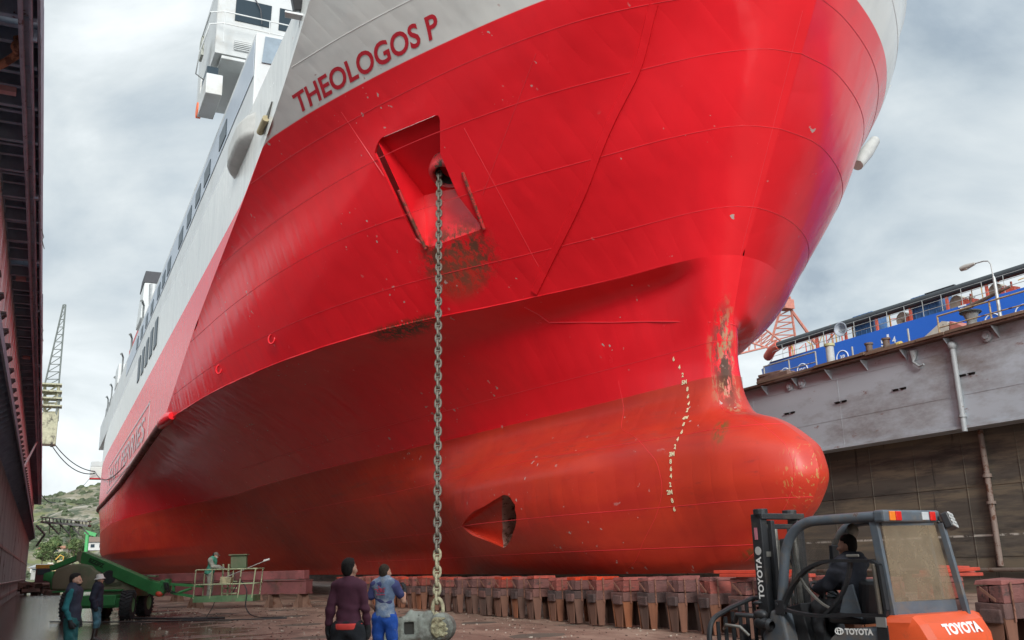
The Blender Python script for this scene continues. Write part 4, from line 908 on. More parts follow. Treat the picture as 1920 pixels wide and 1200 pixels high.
# ---- chain
CHM=M('chain_steel',(.14,.13,.105),.6,metal=.35,var=.35,scale=8,dirt=.35,dcol=(.07,.055,.035)); CHP=M('chain_muddy',(.30,.28,.18),.8,var=.4,scale=10,dirt=.3)
vr=Vector((CM[0][0],CM[1][0],0)).normalized(); af=at(782,1206,z=0); anc=af+vr*.46+Vector((0,0,.98)); top=HM-vr*.26
ch=thing('anchor_chain','heavy grey stud link chain hanging from hawse pipe to the grounded anchor','chain',top)
def link_mesh():
    mb=MB(); a,b_,r=.095,.165,.034; P=[]
    for t in np.linspace(0,2*math.pi,25)[:-1]:
        c,s=math.cos(t),math.sin(t); P.append((a*(1 if c>0 else -1)*abs(c)**.8*.80,0,b_*(1 if s>0 else -1)*abs(s)**.85*.8))
    P=P+P[:2]; mb.tube(P,r,8,cap=False); mb.cyl((-.07,0,0),(.07,0,0),.024,n=8); return mb
lm=link_mesh(); vec=anc-top; n_l=int(vec.length/.205); l0=lm.build('chain_link',CHM,ch,smooth=50)
q0=vec.to_track_quat('Z','Y'); step=vec/n_l
for i in range(n_l+1):
    o=l0 if i==0 else l0.copy()
    if i: COL.objects.link(o); o.parent=ch
    if i==n_l-5: mud_me=l0.data.copy(); mud_me.materials[0]=CHP
    if i>=n_l-5: o.data=mud_me
    o.location=step*i; o.rotation_mode='QUATERNION'; o.rotation_quaternion=q0@__import__('mathutils').Quaternion((0,0,1),math.pi/2*(i%2)+.25+.06*math.sin(i*1.3))
# ---- anchor lying on the floor
AG=M('anchor_grey',(.20,.22,.19),.75,var=.35,scale=3,dirt=.45,dcol=(.06,.055,.045),bump=.5,rust=.1); AS=M('anchor_growth',(.34,.32,.20),.9,var=.6,scale=9,bump=1.,dirt=.35,dcol=(.12,.09,.05))
t=thing('anchor','weathered grey green ship anchor lying on dock floor below the chain','anchor',(af.x,af.y,0),math.atan2(vr.y,vr.x)); t.scale=(.92,.92,.95)
hole=lambda g: -(np.maximum(np.maximum(np.abs(g[...,0]+.18)-.12,np.abs(g[...,2]-.36)-.14),np.abs(g[...,1]+.5)-.42))
sdf_obj('head',[('b',(-.02,0,.30),(.42,.18,.22),.08),('c',(-.62,0,.16),(-.12,0,.62),.15,.13),('c',(-.62,-.12,.10),(.1,-.12,.10),.12,.12),('c',(.30,-.05,.55),(.66,0,.34),.16,.26),('c',(-.14,-.02,.62),(.36,0,.60),.11,.11),('c',(-.36,-.26,.10),(-.30,-.24,.58),.05,.04),('c',(.14,-.26,.10),(.08,-.24,.58),.05,.04),('c',(-.36,-.26,.14),(.14,-.26,.14),.05,.05),('c',(.2,-.2,.2),(.5,-.22,.05),.08,.05)],AG,t,h=.024,k=.08,cut=hole,wr=.02,seed=4,smooth=45)
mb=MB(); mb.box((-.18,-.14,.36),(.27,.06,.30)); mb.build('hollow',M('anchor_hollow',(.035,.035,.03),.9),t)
mb=MB(); mb.lathe([(0,-.30),(.26,-.30),(.33,-.24),(.34,-.05),(.30,.12),(0,.16)],(.66,-.06,.36),(.25,1,0),24); mb.build('crown_disc',AG,t,smooth=40)
sdf_obj('sea_growth',[('e',(.60,-.33,.36),(.24,.07,.24)),('c',(.44,-.33,.50),(.72,-.33,.54),.07,.06),('c',(.5,-.34,.22),(.75,-.34,.25),.06,.07)],AS,t,h=.02,k=.05,wr=.03,seed=8,smooth=40)
for s,lab in ((-1,'a'),(1,'b')):
    mb=MB(); mb.prism([(-.65,.05*s,.05),(-.95,.35*s,.06),(-.86,.42*s,.50),(-.6,.12*s,.48)],(.04,.12*s,.02)); mb.build('fluke',AG,t,bevel=.02)
mb=MB(); mb.tube([(.25,.25,.25),(.2,1.4,.18)],.14,10,radii=[.17,.12]); mb.build('shank',AG,t,smooth=40)
mb=MB(); c=Vector((.52,-.02,.78)); mb.tube([c+Vector((.13*math.cos(a),0,.26*math.sin(a)-.02)) for a in np.linspace(-1.2,4.34,16)],.05,9); mb.sphere(c+Vector((-.02,-.05,-.18)),.11,12,8); mb.build('shackle',CHP,t,smooth=50)
mb=MB(); 
for i in range(40):
    a=random.uniform(-.55,.6); mb.sphere((a,-.08+random.uniform(-.1,.15),.66+random.uniform(-.06,.03)-.25*max(0,-a-.1)),random.uniform(.012,.035),6,5,(1.6,1,.7))
mb.build('weed_clump',M('weed',(.06,.06,.045),.95,var=.5,scale=12),t,smooth=60)
# ---- hoses on the floor and from the basket
HB=M('hose_black',(.018,.018,.02),.5)
def hose(label,pts,r=.03,grp='hoses on the dock floor'):
    P=[Vector(p) for p in pts]; n=len(P); tt=np.linspace(0,n-1,n*10); Q=pchip(np.arange(n),np.array([p[:] for p in P]),tt); mb=MB(); mb.tube([Vector(q) for q in Q],r,7); o=mb.build('hose',HB,None,smooth=60); return tag(o,label,'hose',grp)
# ================================================================ boom lift (built at depth 33 in a frame facing the camera)
DL=33.2; PX=DL/FPX
O6=at(180,1163,z=0); rv=Vector((CM[0][0],CM[1][0],0)).normalized(); lift_rz=math.atan2(rv.y,rv.x)
GL=M('lift_green',(.03,.17,.05),.5,var=.2,scale=1.5,dirt=.2,dcol=(.05,.07,.04),rust=.05); GLP=M('lift_green_worn',(.10,.20,.09),.6,var=.3,scale=3,dirt=.3,dcol=(.13,.12,.08)); OV=M('lift_overspray',(.17,.14,.09),.7,var=.2,scale=.7,dirt=.5,dcol=(.05,.115,.05)); TY=M('tyre_black',(.018,.018,.019),.85,bump=.4); RAILG=M('basket_rail',(.33,.37,.22),.7,var=.3,scale=3,rust=.25,rscale=4)
lift=thing('boom_lift','green and brown wheeled boom lift with basket lowered beside the ship side','lift',(O6.x,O6.y,0),lift_rz)
def lp(px,py,dy=.4): # photograph pixel -> local point on the lift's plane y=dy
    r=Vector(CM@np.array([px-960,-(py-600),FPX])); c,s_=math.cos(lift_rz),math.sin(lift_rz); o=Vector((-O6.x,-O6.y,CAMH))
    lo=Vector((c*o.x+s_*o.y,-s_*o.x+c*o.y,o.z)); ld=Vector((c*r.x+s_*r.y,-s_*r.x+c*r.y,r.z)); t=(dy-lo.y)/ld.y
    return lo+ld*t
# chassis
mb=MB(); mb.box((0.05,.25,.62),(2.1,.5,.36)); mb.box((-.02,1.6,.72),(1.5,3.4,.4)); mb.build('chassis',GL,lift,bevel=.03)
mb=MB(); mb.box((.25,-.02,.62),(.12,.04,.16)); mb.box((.9,-.02,.62),(.06,.05,.16)); mb.build('axle_lug',GLP,lift)
mb=MB(); mb.box((.3,1.4,1.12),(1.7,1.6,.62)); mb.build('slew_base',OV,lift,bevel=.05)
def wheel(x,y,rz=0.):
    w=MB(); R0=.53; W=.42; w.lathe([(.28,-W/2),(.46,-W/2),(.51,-W/2+.05),(.515,0),(.51,W/2-.05),(.46,W/2),(.28,W/2)],(0,0,0),(1,0,0),36)
    for k in range(22):
        a=2*math.pi*k/22
        for s in (-1,1):
            rot=Matrix.Rotation(a+(.14 if s>0 else 0),3,'X')@Matrix.Rotation(.45*s,3,'Z'); w.box(rot@Vector((0,0,0))+Matrix.Rotation(a+(.14 if s>0 else 0),3,'X')@Vector((s*.105,0,.525)),(.22,.075,.06),rot)
    o=w.build('wheel',TY,lift,smooth=35); o.location=(x,y,.53); o.rotation_euler=(0,0,rz)
    h=MB(); h.lathe([(0,-.12),(.2,-.12),(.29,-.19),(.29,.19),(.2,.12),(0,.12)],(0,0,0),(1,0,0),20); h.build('rim',GLP,o,smooth=40)
for x,y,rz in ((-1.18,.2,.12),(1.18,.0,.16),(-1.0,3.0,0),(.78,2.7,0)): wheel(x,y,rz)
# turntable with hoods
def hood(pts,y0,y1,name,m,bev=.14):
    mb=MB(); P=[lp(*p,y0) for p in pts]; mb.prism([(p.x,y0,p.z) for p in P],(0,y1-y0,0)); return mb.build(name,m,lift,smooth=50,bevel=bev)
hood([(95,1107),(96,1085),(103,1068),(125,1059),(148,1057),(168,1060),(178,1071),(186,1072),(187,1107)],.5,2.2,'counterweight_hood',OV)
hood([(186,1107),(187,1075),(200,1068),(214,1072),(236,1093),(232,1107)],.6,2.0,'engine_hood',OV)
hood([(79,1090),(81,1075),(99,1070),(99,1107),(94,1107),(92,1092),(86,1090)],.7,1.8,'tail_weight',GL,.08)
mb=MB(); mb.box((lp(165,1108,.5).x,1.3,lp(165,1108,.5).z),(2.7,1.8,.06)); mb.build('turntable',GL,lift)
mb=MB(); p=lp(205,1082,.6); mb.cyl((p.x,.58,p.z),(p.x,.62,p.z),.26,n=20); mb.build('hood_opening',TY,lift)
# mast plates, lower arm
mb=MB(); P=[lp(*q,.9) for q in ((145,1035),(152,1033),(176,1058),(178,1072),(160,1063),(143,1050))]; mb.prism([(q.x,.9,q.z) for q in P],(0,.06,0)); mb.prism([(q.x,1.6,q.z) for q in P],(0,.06,0)); mb.build('boom_cheek',OV,lift)
a=lp(95,1066,1.2);b=lp(147,1045,1.2); mb=MB(); mb.bar((a.x,1.25,a.z),(b.x,1.25,b.z),.3,.2); mb.build('rear_link',GL,lift,bevel=.02)
a=lp(166,1062,1.2);b=lp(186,1066,1.2); mb=MB(); mb.cyl((a.x,1.2,a.z),(b.x+.3,1.2,b.z),.13,n=12); mb.build('lift_cylinder',M('cylinder_dark',(.02,.022,.022),.4),lift,smooth=40)
# main boom
a=lp(157,1044,1.1);b=lp(290,1102,.4); mb=MB(); mb.bar(a,b,.40,.44); mb.build('boom',GL,lift,bevel=.02)
d=(b-a).normalized(); n=Vector((-d.z,0,d.x)); 
mb=MB(); text_on(mb,'BZZIPZ',.22,a+d*.75-n*.06+Vector((0,-.21,0)),d,n,.012,'CENTER',0,.02); mb.build('boom_lettering',M('letter_dark',(.01,.035,.014),.6),lift)
a2=b-d*.1; b2=lp(306,1107,.35); mb=MB(); mb.bar(a2,b2,.46,.5); mb.build('boom_collar',GL,lift,bevel=.02)
mb=MB(); p=lp(286,1086); mb.box((p.x,.4,p.z+.12),(.36,.3,.06),Matrix.Rotation(.1,3,'Y')); mb.build('collar_cap',GLP,lift,bevel=.01)
mb=MB(); p=lp(308,1100); mb.box((p.x,.32,p.z),(.30,.36,.46),Matrix.Rotation(.35,3,'Y')); p=lp(317,1096); mb.box((p.x,.3,p.z),(.16,.30,.44)); mb.build('jib_knuckle',GL,lift,bevel=.02)
mb=MB(); p=lp(302,1113); mb.sphere((p.x,.2,p.z),.13,10,8,(1.2,.8,.9)); mb.build('red_float',M('float_red',(.55,.06,.03),.5),lift,smooth=60)
mb=MB()
for (x0,y0),(x1,y1) in (((318,1095),(382,1099)),((322,1111),(368,1119))):
    p=lp(x0,y0);q=lp(x1,y1); mb.bar((p.x,.3,p.z),(q.x,.3,q.z),.12,.10)
p=lp(327,1097);q=lp(327,1113); mb.bar((p.x,.3,p.z),(q.x,.3,q.z),.1,.1); p=lp(338,1111);q=lp(362,1103); mb.tube([(p.x,.25,p.z),(q.x,.25,q.z)],.05,8); mb.build('jib',GL,lift)
mb=MB(); rs=np.random.RandomState(1)
for k in range(5):
    p=lp(312+k*2,1092); q=lp(322+k*4,1112); mb.tube([(p.x,.1,p.z),(p.x+.1,.0,(p.z+q.z)/2+rs.uniform(-.1,.1)),(q.x,.1,q.z)],.018,5)
mb.build('jib_hoses',HB,lift,smooth=60)
# basket
bk=MB(); p=lp(362,1127,-.55);q=lp(473,1124,-.55); bx0,bx1=p.x,q.x; zf=(p.z+q.z)/2-.03; y0b,y1b=-.55,.55
bk.box(((bx0+bx1)/2,0,zf+.04),(bx1-bx0,1.1,.06)); bk.box(((bx0+bx1)/2,y0b,zf+.08),(bx1-bx0,.04,.22)); bk.box(((bx0+bx1)/2,y1b,zf+.08),(bx1-bx0,.04,.22)); bk.box((bx0,0,zf+.08),(.04,1.1,.22)); bk.box((bx1,0,zf+.08),(.04,1.1,.22))
bk.build('basket_floor',GLP,lift)
zr_=zf+1.17; xl=bx0+.06; xr=bx1+.12
def rl(pts,r=.026):
    mb=MB(); mb.tube(pts,r,8); mb.build('basket_rail',RAILG,lift,smooth=50)
for z,f in ((zr_,1.),(zf+.62,.5)):
    xr_=bx1+.12*f
    rl([(xl,y0b,z),(xr_,y0b,z)]); rl([(xl,y1b,z),(xr_,y1b,z)]); rl([(xl,y0b,z),(xl,y1b,z)]); rl([(xr_,y0b,z),(xr_,y1b,z)])
for x,y in ((0,0),(.28,0),(.75,0),(.99,0),(0,1),(.5,1),(.86,1),(.99,1)):
    mb=MB(); xb=bx0+(bx1-bx0)*x; mb.tube([(xb,y0b+1.1*y,zf+.1),(xb+(.10 if x>.7 else .04),y0b+1.1*y,zr_)],.026,8); mb.build('basket_post',RAILG,lift,smooth=50)
cx=bx0+1.05
mb=MB(); 
for x in (cx-.28,cx-.06): mb.bar((x,.5,zf+.1),(x,.5,zr_+.2),.06,.05)
for z in (.25,.45,.7): mb.bar((cx-.3,.5,zf+z),(cx+.3,.5,zf+z),.05,.05)
mb.build('control_stand',RAILG,lift)
mb=MB(); mb.box((cx+.35,.45,zr_+.27),(.62,.2,.5),Matrix.Rotation(-.03,3,'Y')); mb.box((cx+.34,.42,zr_+.54),(.74,.34,.05)); mb.build('tool_box',OV,lift,bevel=.02)
mb=MB(); mb.box((cx+.05,-.1,zf+.75),(.42,.34,.26),Matrix.Rotation(.1,3,'Y')); mb.build('control_box',M('control_cream',(.42,.38,.22),.6,dirt=.3),lift,bevel=.02)
# lance and hoses
a=lp(432,1078,-.2);b=lp(503,1049,-.3); t=thing('spray_lance','thin pressure washing lance sticking out over the basket rail','lance',O6,lift_rz); mb=MB(); mb.tube([(a.x-.4,-.2,a.z-.17),(b.x,-.3,b.z)],.018,7); mb.build('lance_tube',M('lance_steel',(.45,.45,.42),.4,metal=.6),t,smooth=50)
mb=MB(); mb.tube([(b.x-.18,-.29,b.z-.05),(b.x+.05,-.3,b.z+.01)],.04,8); mb.build('nozzle',M('nozzle_grey',(.50,.50,.47),.5),t,smooth=50)
def LW_(p): 
    c,s=math.cos(lift_rz),math.sin(lift_rz); return Vector((O6.x+c*p[0]-s*p[1],O6.y+s*p[0]+c*p[1],p[2]))
hose('black hose hanging from right end of basket and looping on floor',[LW_((bx1-.8,-.4,zf+.3)),LW_((bx1-.5,-.5,zf+.72)),LW_((bx1-.2,-.62,zf+.3)),LW_((bx1-.22,-.65,.45)),LW_((bx1+.05,-.9,.1)),LW_((bx1+.7,-2.0,.04)),LW_((bx1+1.7,-2.6,.04)),LW_((bx1+1.9,-3.0,.04)),LW_((bx1+.6,-3.2,.04)),LW_((1.2,-2.4,.04)),LW_((.3,-1.9,.04)),LW_((-1.2,-1.2,.04))],.022)
hose('thin hose hanging below left part of basket onto floor',[LW_((bx0+.75,-.3,zf)),LW_((bx0+.7,-.35,.4)),LW_((bx0+.62,-.8,.05)),LW_((bx0+1.0,-1.7,.04)),LW_((bx0+.2,-2.2,.04))],.016)
hose('pale grey hose pair lying along floor under basket',[LW_((1.6,-.4,.05)),LW_((2.4,-.9,.05)),LW_((3.6,-1.5,.05)),LW_((4.8,-1.7,.05)),LW_((5.5,-1.9,.05))],.04)
# ================================================================ forklift
rvx=Vector((CM[0][0],CM[1][0],0)).normalized(); fvx=Vector((-rvx.y,rvx.x,0))
FW=(-rvx*.55+fvx*.835).normalized(); O7=atd(1644,972,10.2); O7.z=0
fk=thing('forklift','orange and dark grey forklift with cab and a driver inside, near right corner','forklift',O7,math.atan2(FW.y,FW.x))
FG=M('fork_grey',(.085,.105,.125),.5,var=.2,scale=5,dirt=.32,dcol=(.15,.125,.10),rust=.05,rscale=6); FK=M('fork_black',(.020,.021,.023),.45,var=.3,scale=3,dirt=.15,dcol=(.06,.05,.04)); FO=M('fork_orange',(.72,.095,.025),.42,var=.08,scale=2,dirt=.22,dcol=(.35,.08,.04)); FS=M('fork_steel',(.28,.27,.24),.45,metal=.6,dirt=.3)
WT=M('white_lettering',(.75,.75,.72),.5)
RH=2.10                                     # roof height
# local: x forward, y left, z up; rear left roof corner at x=0,y=0
def ftube(pts,r,name,m=FG,n=10,par=fk):
    mb=MB(); mb.tube(pts,r,n); return mb.build(name,m,par,smooth=50)
def fbar(pts,w,h,name,m=FG,par=fk,bev=.008):
    mb=MB()
    for a,b in zip(pts[:-1],pts[1:]): mb.bar(a,b,w,h,up=(0,1,0))
    return mb.build(name,m,par,bevel=bev)
def arc(a,b,c,n=8):
    a,b,c=Vector(a),Vector(b),Vector(c); return [a*(1-t)**2+b*2*t*(1-t)+c*t*t for t in np.linspace(0,1,n)]
# overhead guard
for y in (-.02,-.93):
    P=[(-.02,y,RH),(.85,y,RH-.005)]+arc((.85,y,RH-.005),(1.22,y,RH-.02),(1.34,y,1.72),10)[1:]+[(1.47,y,1.08),(1.50,y,.92)]
    ftube(P,.06,'front_pillar')
    fbar([(.06,y,RH-.04),(-.04,y,1.0)],.10,.05,'rear_pillar')
    if y<-.5: fbar([(-.16,y,RH-.08),(-.33,y,.98)],.07,.05,'rear_stay')
mb=MB(); mb.box((.42,-.475,RH+.01),(.95,.88,.03)); mb.box((.86,-.475,RH-.01),(.08,.9,.05)); mb.build('roof',FK,fk,bevel=.01)
# rear light bar
mb=MB(); mb.box((-.05,-.475,RH+.0),(.14,1.04,.13)); mb.build('light_bar',FG,fk,bevel=.025)
LR=M('lamp_red',(.60,.02,.015),.25); LO=M('lamp_orange',(.75,.20,.02),.25)
for y,m in ((-.10,LO),(-.21,LR),(-.84,LR)):
    mb=MB(); mb.box((-.125,y,RH),(.02,.10,.10)); mb.build('rear_lamp',m,fk,bevel=.008)
mb=MB(); mb.box((-.125,-.70,RH),(.02,.12,.09)); mb.build('reversing_lamp',M('lamp_clear',(.45,.47,.48),.25),fk,bevel=.008)
t_=MB(); rot=Matrix.Rotation(.35,3,'Y')@Matrix.Rotation(.35,3,'Z'); c=Vector((-.20,-1.02,RH-.06)); t_.box(c,(.09,.22,.18),rot); wl=t_.build('work_lamp',FK,fk,bevel=.015)
t_=MB()
for i in range(4):
    for k in range(4): t_.cyl(c+rot@Vector((-.046,-.085+.057*i,-.066+.044*k)),c+rot@Vector((-.056,-.085+.057*i,-.066+.044*k)),.02,n=8)
t_.build('lamp_lens',M('led_lens',(.55,.56,.55),.2),wl)
ftube([(-.12,-.93,RH-.06),(-.2,-1.0,RH-.12)],.02,'lamp_bracket',FK)
# glazing
def glass(name,col,rough,alpha):
    m=bpy.data.materials.new(name); m.use_nodes=True; nt=m.node_tree; N=nt.nodes; L=nt.links; b=N['Principled BSDF']; b.inputs['Base Color'].default_value=(*col,1); b.inputs['Roughness'].default_value=rough
    tc=N.new('ShaderNodeTexCoord'); n=N.new('ShaderNodeTexNoise'); n.inputs['Scale'].default_value=2.2; n.inputs['Detail'].default_value=8; n.inputs['Roughness'].default_value=.7; L.new(tc.outputs['Object'],n.inputs['Vector'])
    r=N.new('ShaderNodeMapRange'); L.new(n.outputs['Fac'],r.inputs['Value']); r.inputs['From Min'].default_value=.3; r.inputs['From Max'].default_value=.7; r.inputs['To Min'].default_value=alpha[0]; r.inputs['To Max'].default_value=alpha[1]; L.new(r.outputs['Result'],b.inputs['Alpha']); return m
DG=glass('dirty_plastic',(.25,.19,.12),.4,(.22,.80)); CG=glass('clear_plastic',(.10,.105,.10),.1,(.10,.30))
mb=MB(); mb.prism([(-.02,-.05,RH-.10),(-.10,-.90,RH-.10),(-.22,-.92,1.20),(-.06,-.05,1.20)],(.008,0,0)); mb.build('rear_window',DG,fk)
mb=MB(); mb.prism([(-.02,-.05,RH-.10),(-.09,-.90,RH-.10),(-.09,-.90,RH-.05),(-.02,-.05,RH-.05)],(.03,0,0)); mb.build('rear_window_frame',FG,fk); mb=MB(); mb.prism([(-.06,-.04,1.20),(-.21,-.92,1.20),(-.23,-.92,1.0),(-.07,-.04,1.0)],(.03,0,0)); mb.build('rear_window_frame',FG,fk)
mb=MB(); mb.prism([(1.20,-.88,1.9),(1.20,-.07,1.9),(1.42,-.07,1.15),(1.42,-.88,1.15)],(.006,0,0)); mb.build('windscreen',CG,fk)
# half door: flat black frame with curved upper edge and cross brace
yd=.035
dp=[(1.40,yd,1.10)]+arc((1.40,yd,1.10),(1.12,yd,1.66),(.55,yd,1.64),10)[1:]+[(.10,yd,1.63),(.01,yd,1.58),(-.02,yd,1.12)]+[(.0,yd,1.06),(.62,yd,1.06)]+arc((.62,yd,1.06),(.95,yd,1.0),(1.40,yd,1.10),6)[1:]
fbar(dp,.035,.075,'door_frame',FK,bev=0)
fbar(arc((.38,yd,1.63),(.44,yd,1.28),(.80,yd,1.05),9),.03,.055,'door_brace',FK,bev=0)
fbar([(.06,yd,1.60),(.04,yd,1.08)],.03,.13,'door_panel',M('door_muddy',(.07,.06,.05),.8,dirt=.4,dcol=(.16,.12,.07)))
fbar(arc((1.12,yd-.01,1.47),(.95,yd-.01,1.20),(.72,yd-.01,1.12),6),.02,.03,'door_strut',FS,bev=0)
mb=MB(); mb.box((1.42,.05,1.12),(.14,.05,.16)); mb.cyl((1.45,.075,1.15),(1.45,.09,1.15),.022,n=10); mb.build('door_hinge',FK,fk,bevel=.01)
mb=MB(); mb.cyl((1.45,.08,1.15),(1.45,.085,1.15),.02,n=12); mb.build('reflector',M('reflector_white',(.7,.7,.7),.3),fk)
fbar([(.42,.045,1.69),(.25,.045,1.69)],.03,.018,'door_handle',FS)
# mast: two channels, crossheads, rams, chains
for y in (-.14,-.82):
    mb=MB(); mb.box((2.02,y,1.08),(.16,.12,2.1)); mb.build('mast_rail',FK,fk,bevel=.01)
    mb=MB(); mb.box((1.94,y+(.10 if y<-.5 else -.10),1.05),(.11,.07,2.0)); mb.build('inner_rail',FK,fk,bevel=.01)
mb=MB(); mb.box((1.98,-.48,2.10),(.14,.80,.07)); mb.box((1.96,-.48,1.98),(.05,.6,.06)); mb.cyl((2.0,-.16,2.12),(2.0,-.16,2.19),.09,n=14); mb.cyl((2.0,-.7,2.12),(2.0,-.7,2.18),.09,n=14); mb.build('mast_crosshead',FK,fk,bevel=.01)
mb=MB(); mb.cyl((1.92,-.30,.3),(1.92,-.30,1.95),.035,n=10); mb.cyl((1.92,-.66,.3),(1.92,-.66,1.95),.035,n=10); mb.build('lift_ram',FS,fk,smooth=40)
mb=MB(); mb.box((1.96,-.36,1.66),(.06,.46,.06)); mb.box((1.93,-.34,1.72),(.05,.04,.20)); mb.build('mast_bracket',FS,fk)
mb=MB(); mb.box((1.86,-.42,1.76),(.09,.15,.15)); mb.build('mast_camera',FK,fk,bevel=.02)
mb=MB(); mb.tube([(1.90,-.45,1.7),(1.85,-.5,1.5),(1.88,-.46,1.2),(1.9,-.45,.7)],.014,6); mb.tube([(1.90,-.52,1.95),(1.87,-.54,1.5),(1.9,-.5,.7)],.014,6); mb.build('mast_hose',FK,fk,smooth=60)
# lettering on the mast rail: reads upwards
ml=fk; mb=MB(); text_on(mb,'TOYOTA',.115,(1.985,-.079,1.39),(0,0,1),(1,0,0) ,.004,'CENTER',0,.0); 
for i in range(len(mb.v)): mb.v[i]=(mb.v[i][0]+0.,-.0765,mb.v[i][2])
mb.build('mast_lettering',WT,fk)
mb=MB(); mb.cyl((2.02,-.08,1.70),(2.02,-.076,1.70),.05,n=20); mb.build('mast_badge',M('badge_grey',(.42,.42,.40),.5),fk)
mb=MB(); mb.box((2.03,-.078,1.90),(.05,.004,.14)); mb.build('warning_sticker',M('sticker_pink',(.45,.16,.20),.5),fk)
# load backrest grille on the carriage
mb=MB(); P=[(2.30,-.05,1.20),(2.30,.35,1.10),(2.30,.58,1.02)]+arc((2.30,.58,1.02),(2.30,.70,.97),(2.30,.72,.80),5)[1:]+[(2.30,.74,.3)]
P=[(2.30,-1.1,1.2)]+P; mb.tube(P,.032,8)
for y in np.arange(-1.0,.68,.13): mb.bar((2.30,y,.3),(2.30,y,(1.2 if y<-.05 else 1.2-.26*(y+.05)/.65)),.02,.05,up=(0,1,0))
mb.box((2.26,-.2,.5),(.06,1.8,.1)); mb.build('load_backrest',FK,fk,smooth=40)
for y in (-.75,.05):
    mb=MB(); mb.box((2.34,y,.45),(.05,.12,.9)); mb.prism([(2.34,y-.06,.02),(3.4,y-.06,.02),(3.4,y-.06,.035),(2.36,y-.06,.07)],(0,.12,0)); mb.build('fork',FK,fk)
# tilt rams, hoses at the mast foot
mb=MB(); mb.sphere((1.78,.10,1.03),.08,12,8,(1.3,.8,.8)); mb.lathe([(.05,-.16),(.075,-.12),(.06,-.08),(.075,-.04),(.06,0),(.075,.04),(.05,.1)],(1.74,.12,.93),(1,-.1,.1),14); mb.tube([(2.1,.2,.95),(1.95,.32,1.04),(1.8,.2,1.02)],.03,8); mb.sphere((1.92,-.02,1.16),.045,10,6,(1.5,1,.6)); mb.build('hydraulic_fittings',FK,fk,smooth=50)
mb=MB(); mb.tube([(2.2,.30,.86),(2.05,.42,.92),(1.9,.34,.90),(1.8,.3,.8)],.02,7); mb.build('hydraulic_hose',FS,fk,smooth=60)
# body: front cowl, floor, seat, dash, counterweight
mb=MB(); mb.prism([(1.30,.06,.35),(1.72,.06,.35),(1.74,.06,.80),(1.62,.06,.96),(1.58,.06,1.08),(1.42,.06,1.10),(1.36,.06,.8)],(0,-1.06,0)); mb.build('front_cowl',FG,fk,bevel=.03)
mb=MB(); mb.box((.75,-.47,.42),(1.3,1.0,.3)); mb.build('floor_plate',FK,fk)
mb=MB(); mb.prism([(-.05,.09,.4),(.82,.09,.4),(.74,.09,.80),(.60,.09,.90),(.1,.09,.95),(-.05,.09,.95)],(0,-1.1,0)); mb.build('side_panel',FG,fk,bevel=.04)
mb=MB(); text_on(mb,'TOYOTA',.085,(.33,.0915,.862),(-1,0,.02),(0,0,1),.004,'CENTER',0,.003); mb.build('side_lettering',WT,fk)
mb=MB()
for r0,r1,cx_ in ((.052,.034,0),(.022,.034,0),):
    mb.tube([(.585+r0*math.cos(a),.094,.885+r1*math.sin(a)) for a in np.linspace(0,2*math.pi,20)],.006,5,cap=False)
mb.tube([(.585+.045*math.cos(a),.094,.905+.012*math.sin(a)) for a in np.linspace(0,2*math.pi,16)],.005,5,cap=False); mb.build('side_emblem',WT,fk)
mb=MB(); mb.box((.70,-.42,1.0),(.5,.50,.12)); mb.box((.46,-.42,1.22),(.12,.46,.42),Matrix.Rotation(-.15,3,'Y')); mb.build('seat',FK,fk,bevel=.05)
mb=MB(); mb.prism([(.42,-.14,1.0),(.72,-.14,1.06),(.60,-.14,1.36),(.5,-.14,1.38)],(0,.03,0)); mb.build('seat_guard',FG,fk,bevel=.01)
mb=MB(); mb.box((1.32,-.47,.92),(.2,.7,.45),Matrix.Rotation(.2,3,'Y')); mb.tube([(1.28,-.42,1.1),(1.15,-.42,1.28)],.035,8); mb.build('dashboard',FK,fk,bevel=.03)
mb=MB(); sw=Vector((1.14,-.42,1.30)); ax=Vector((-.5,0,.86)).normalized(); u=Vector((0,1,0)); v=ax.cross(u); mb.tube([sw+u*(.17*math.cos(a))+v*(.17*math.sin(a)) for a in np.linspace(0,2*math.pi,28)],.016,8,cap=False)
for a in (0,2.1,4.2): mb.tube([sw,sw+u*(.17*math.cos(a))+v*(.17*math.sin(a))],.012,6)
mb.build('steering_wheel',FK,fk,smooth=60)
mb=MB(); mb.tube([(.98,-.2,1.1),(.95,-.19,1.32)],.01,6); mb.tube([(1.03,-.26,1.1),(1.02,-.25,1.32)],.01,6); mb.build('lever',FK,fk)
# mirror and fan under the roof
mb=MB(); mb.sphere((.72,-.52,1.97),.09,14,8,(.35,1.2,1)); mb.build('mirror',FS,fk,smooth=60)
mb=MB(); mb.box((1.16,-.70,1.72),(.05,.12,.20)); mb.tube([(1.16,-.7,1.6),(1.2,-.72,1.4)],.012,6); mb.build('display_unit',FK,fk,bevel=.02)
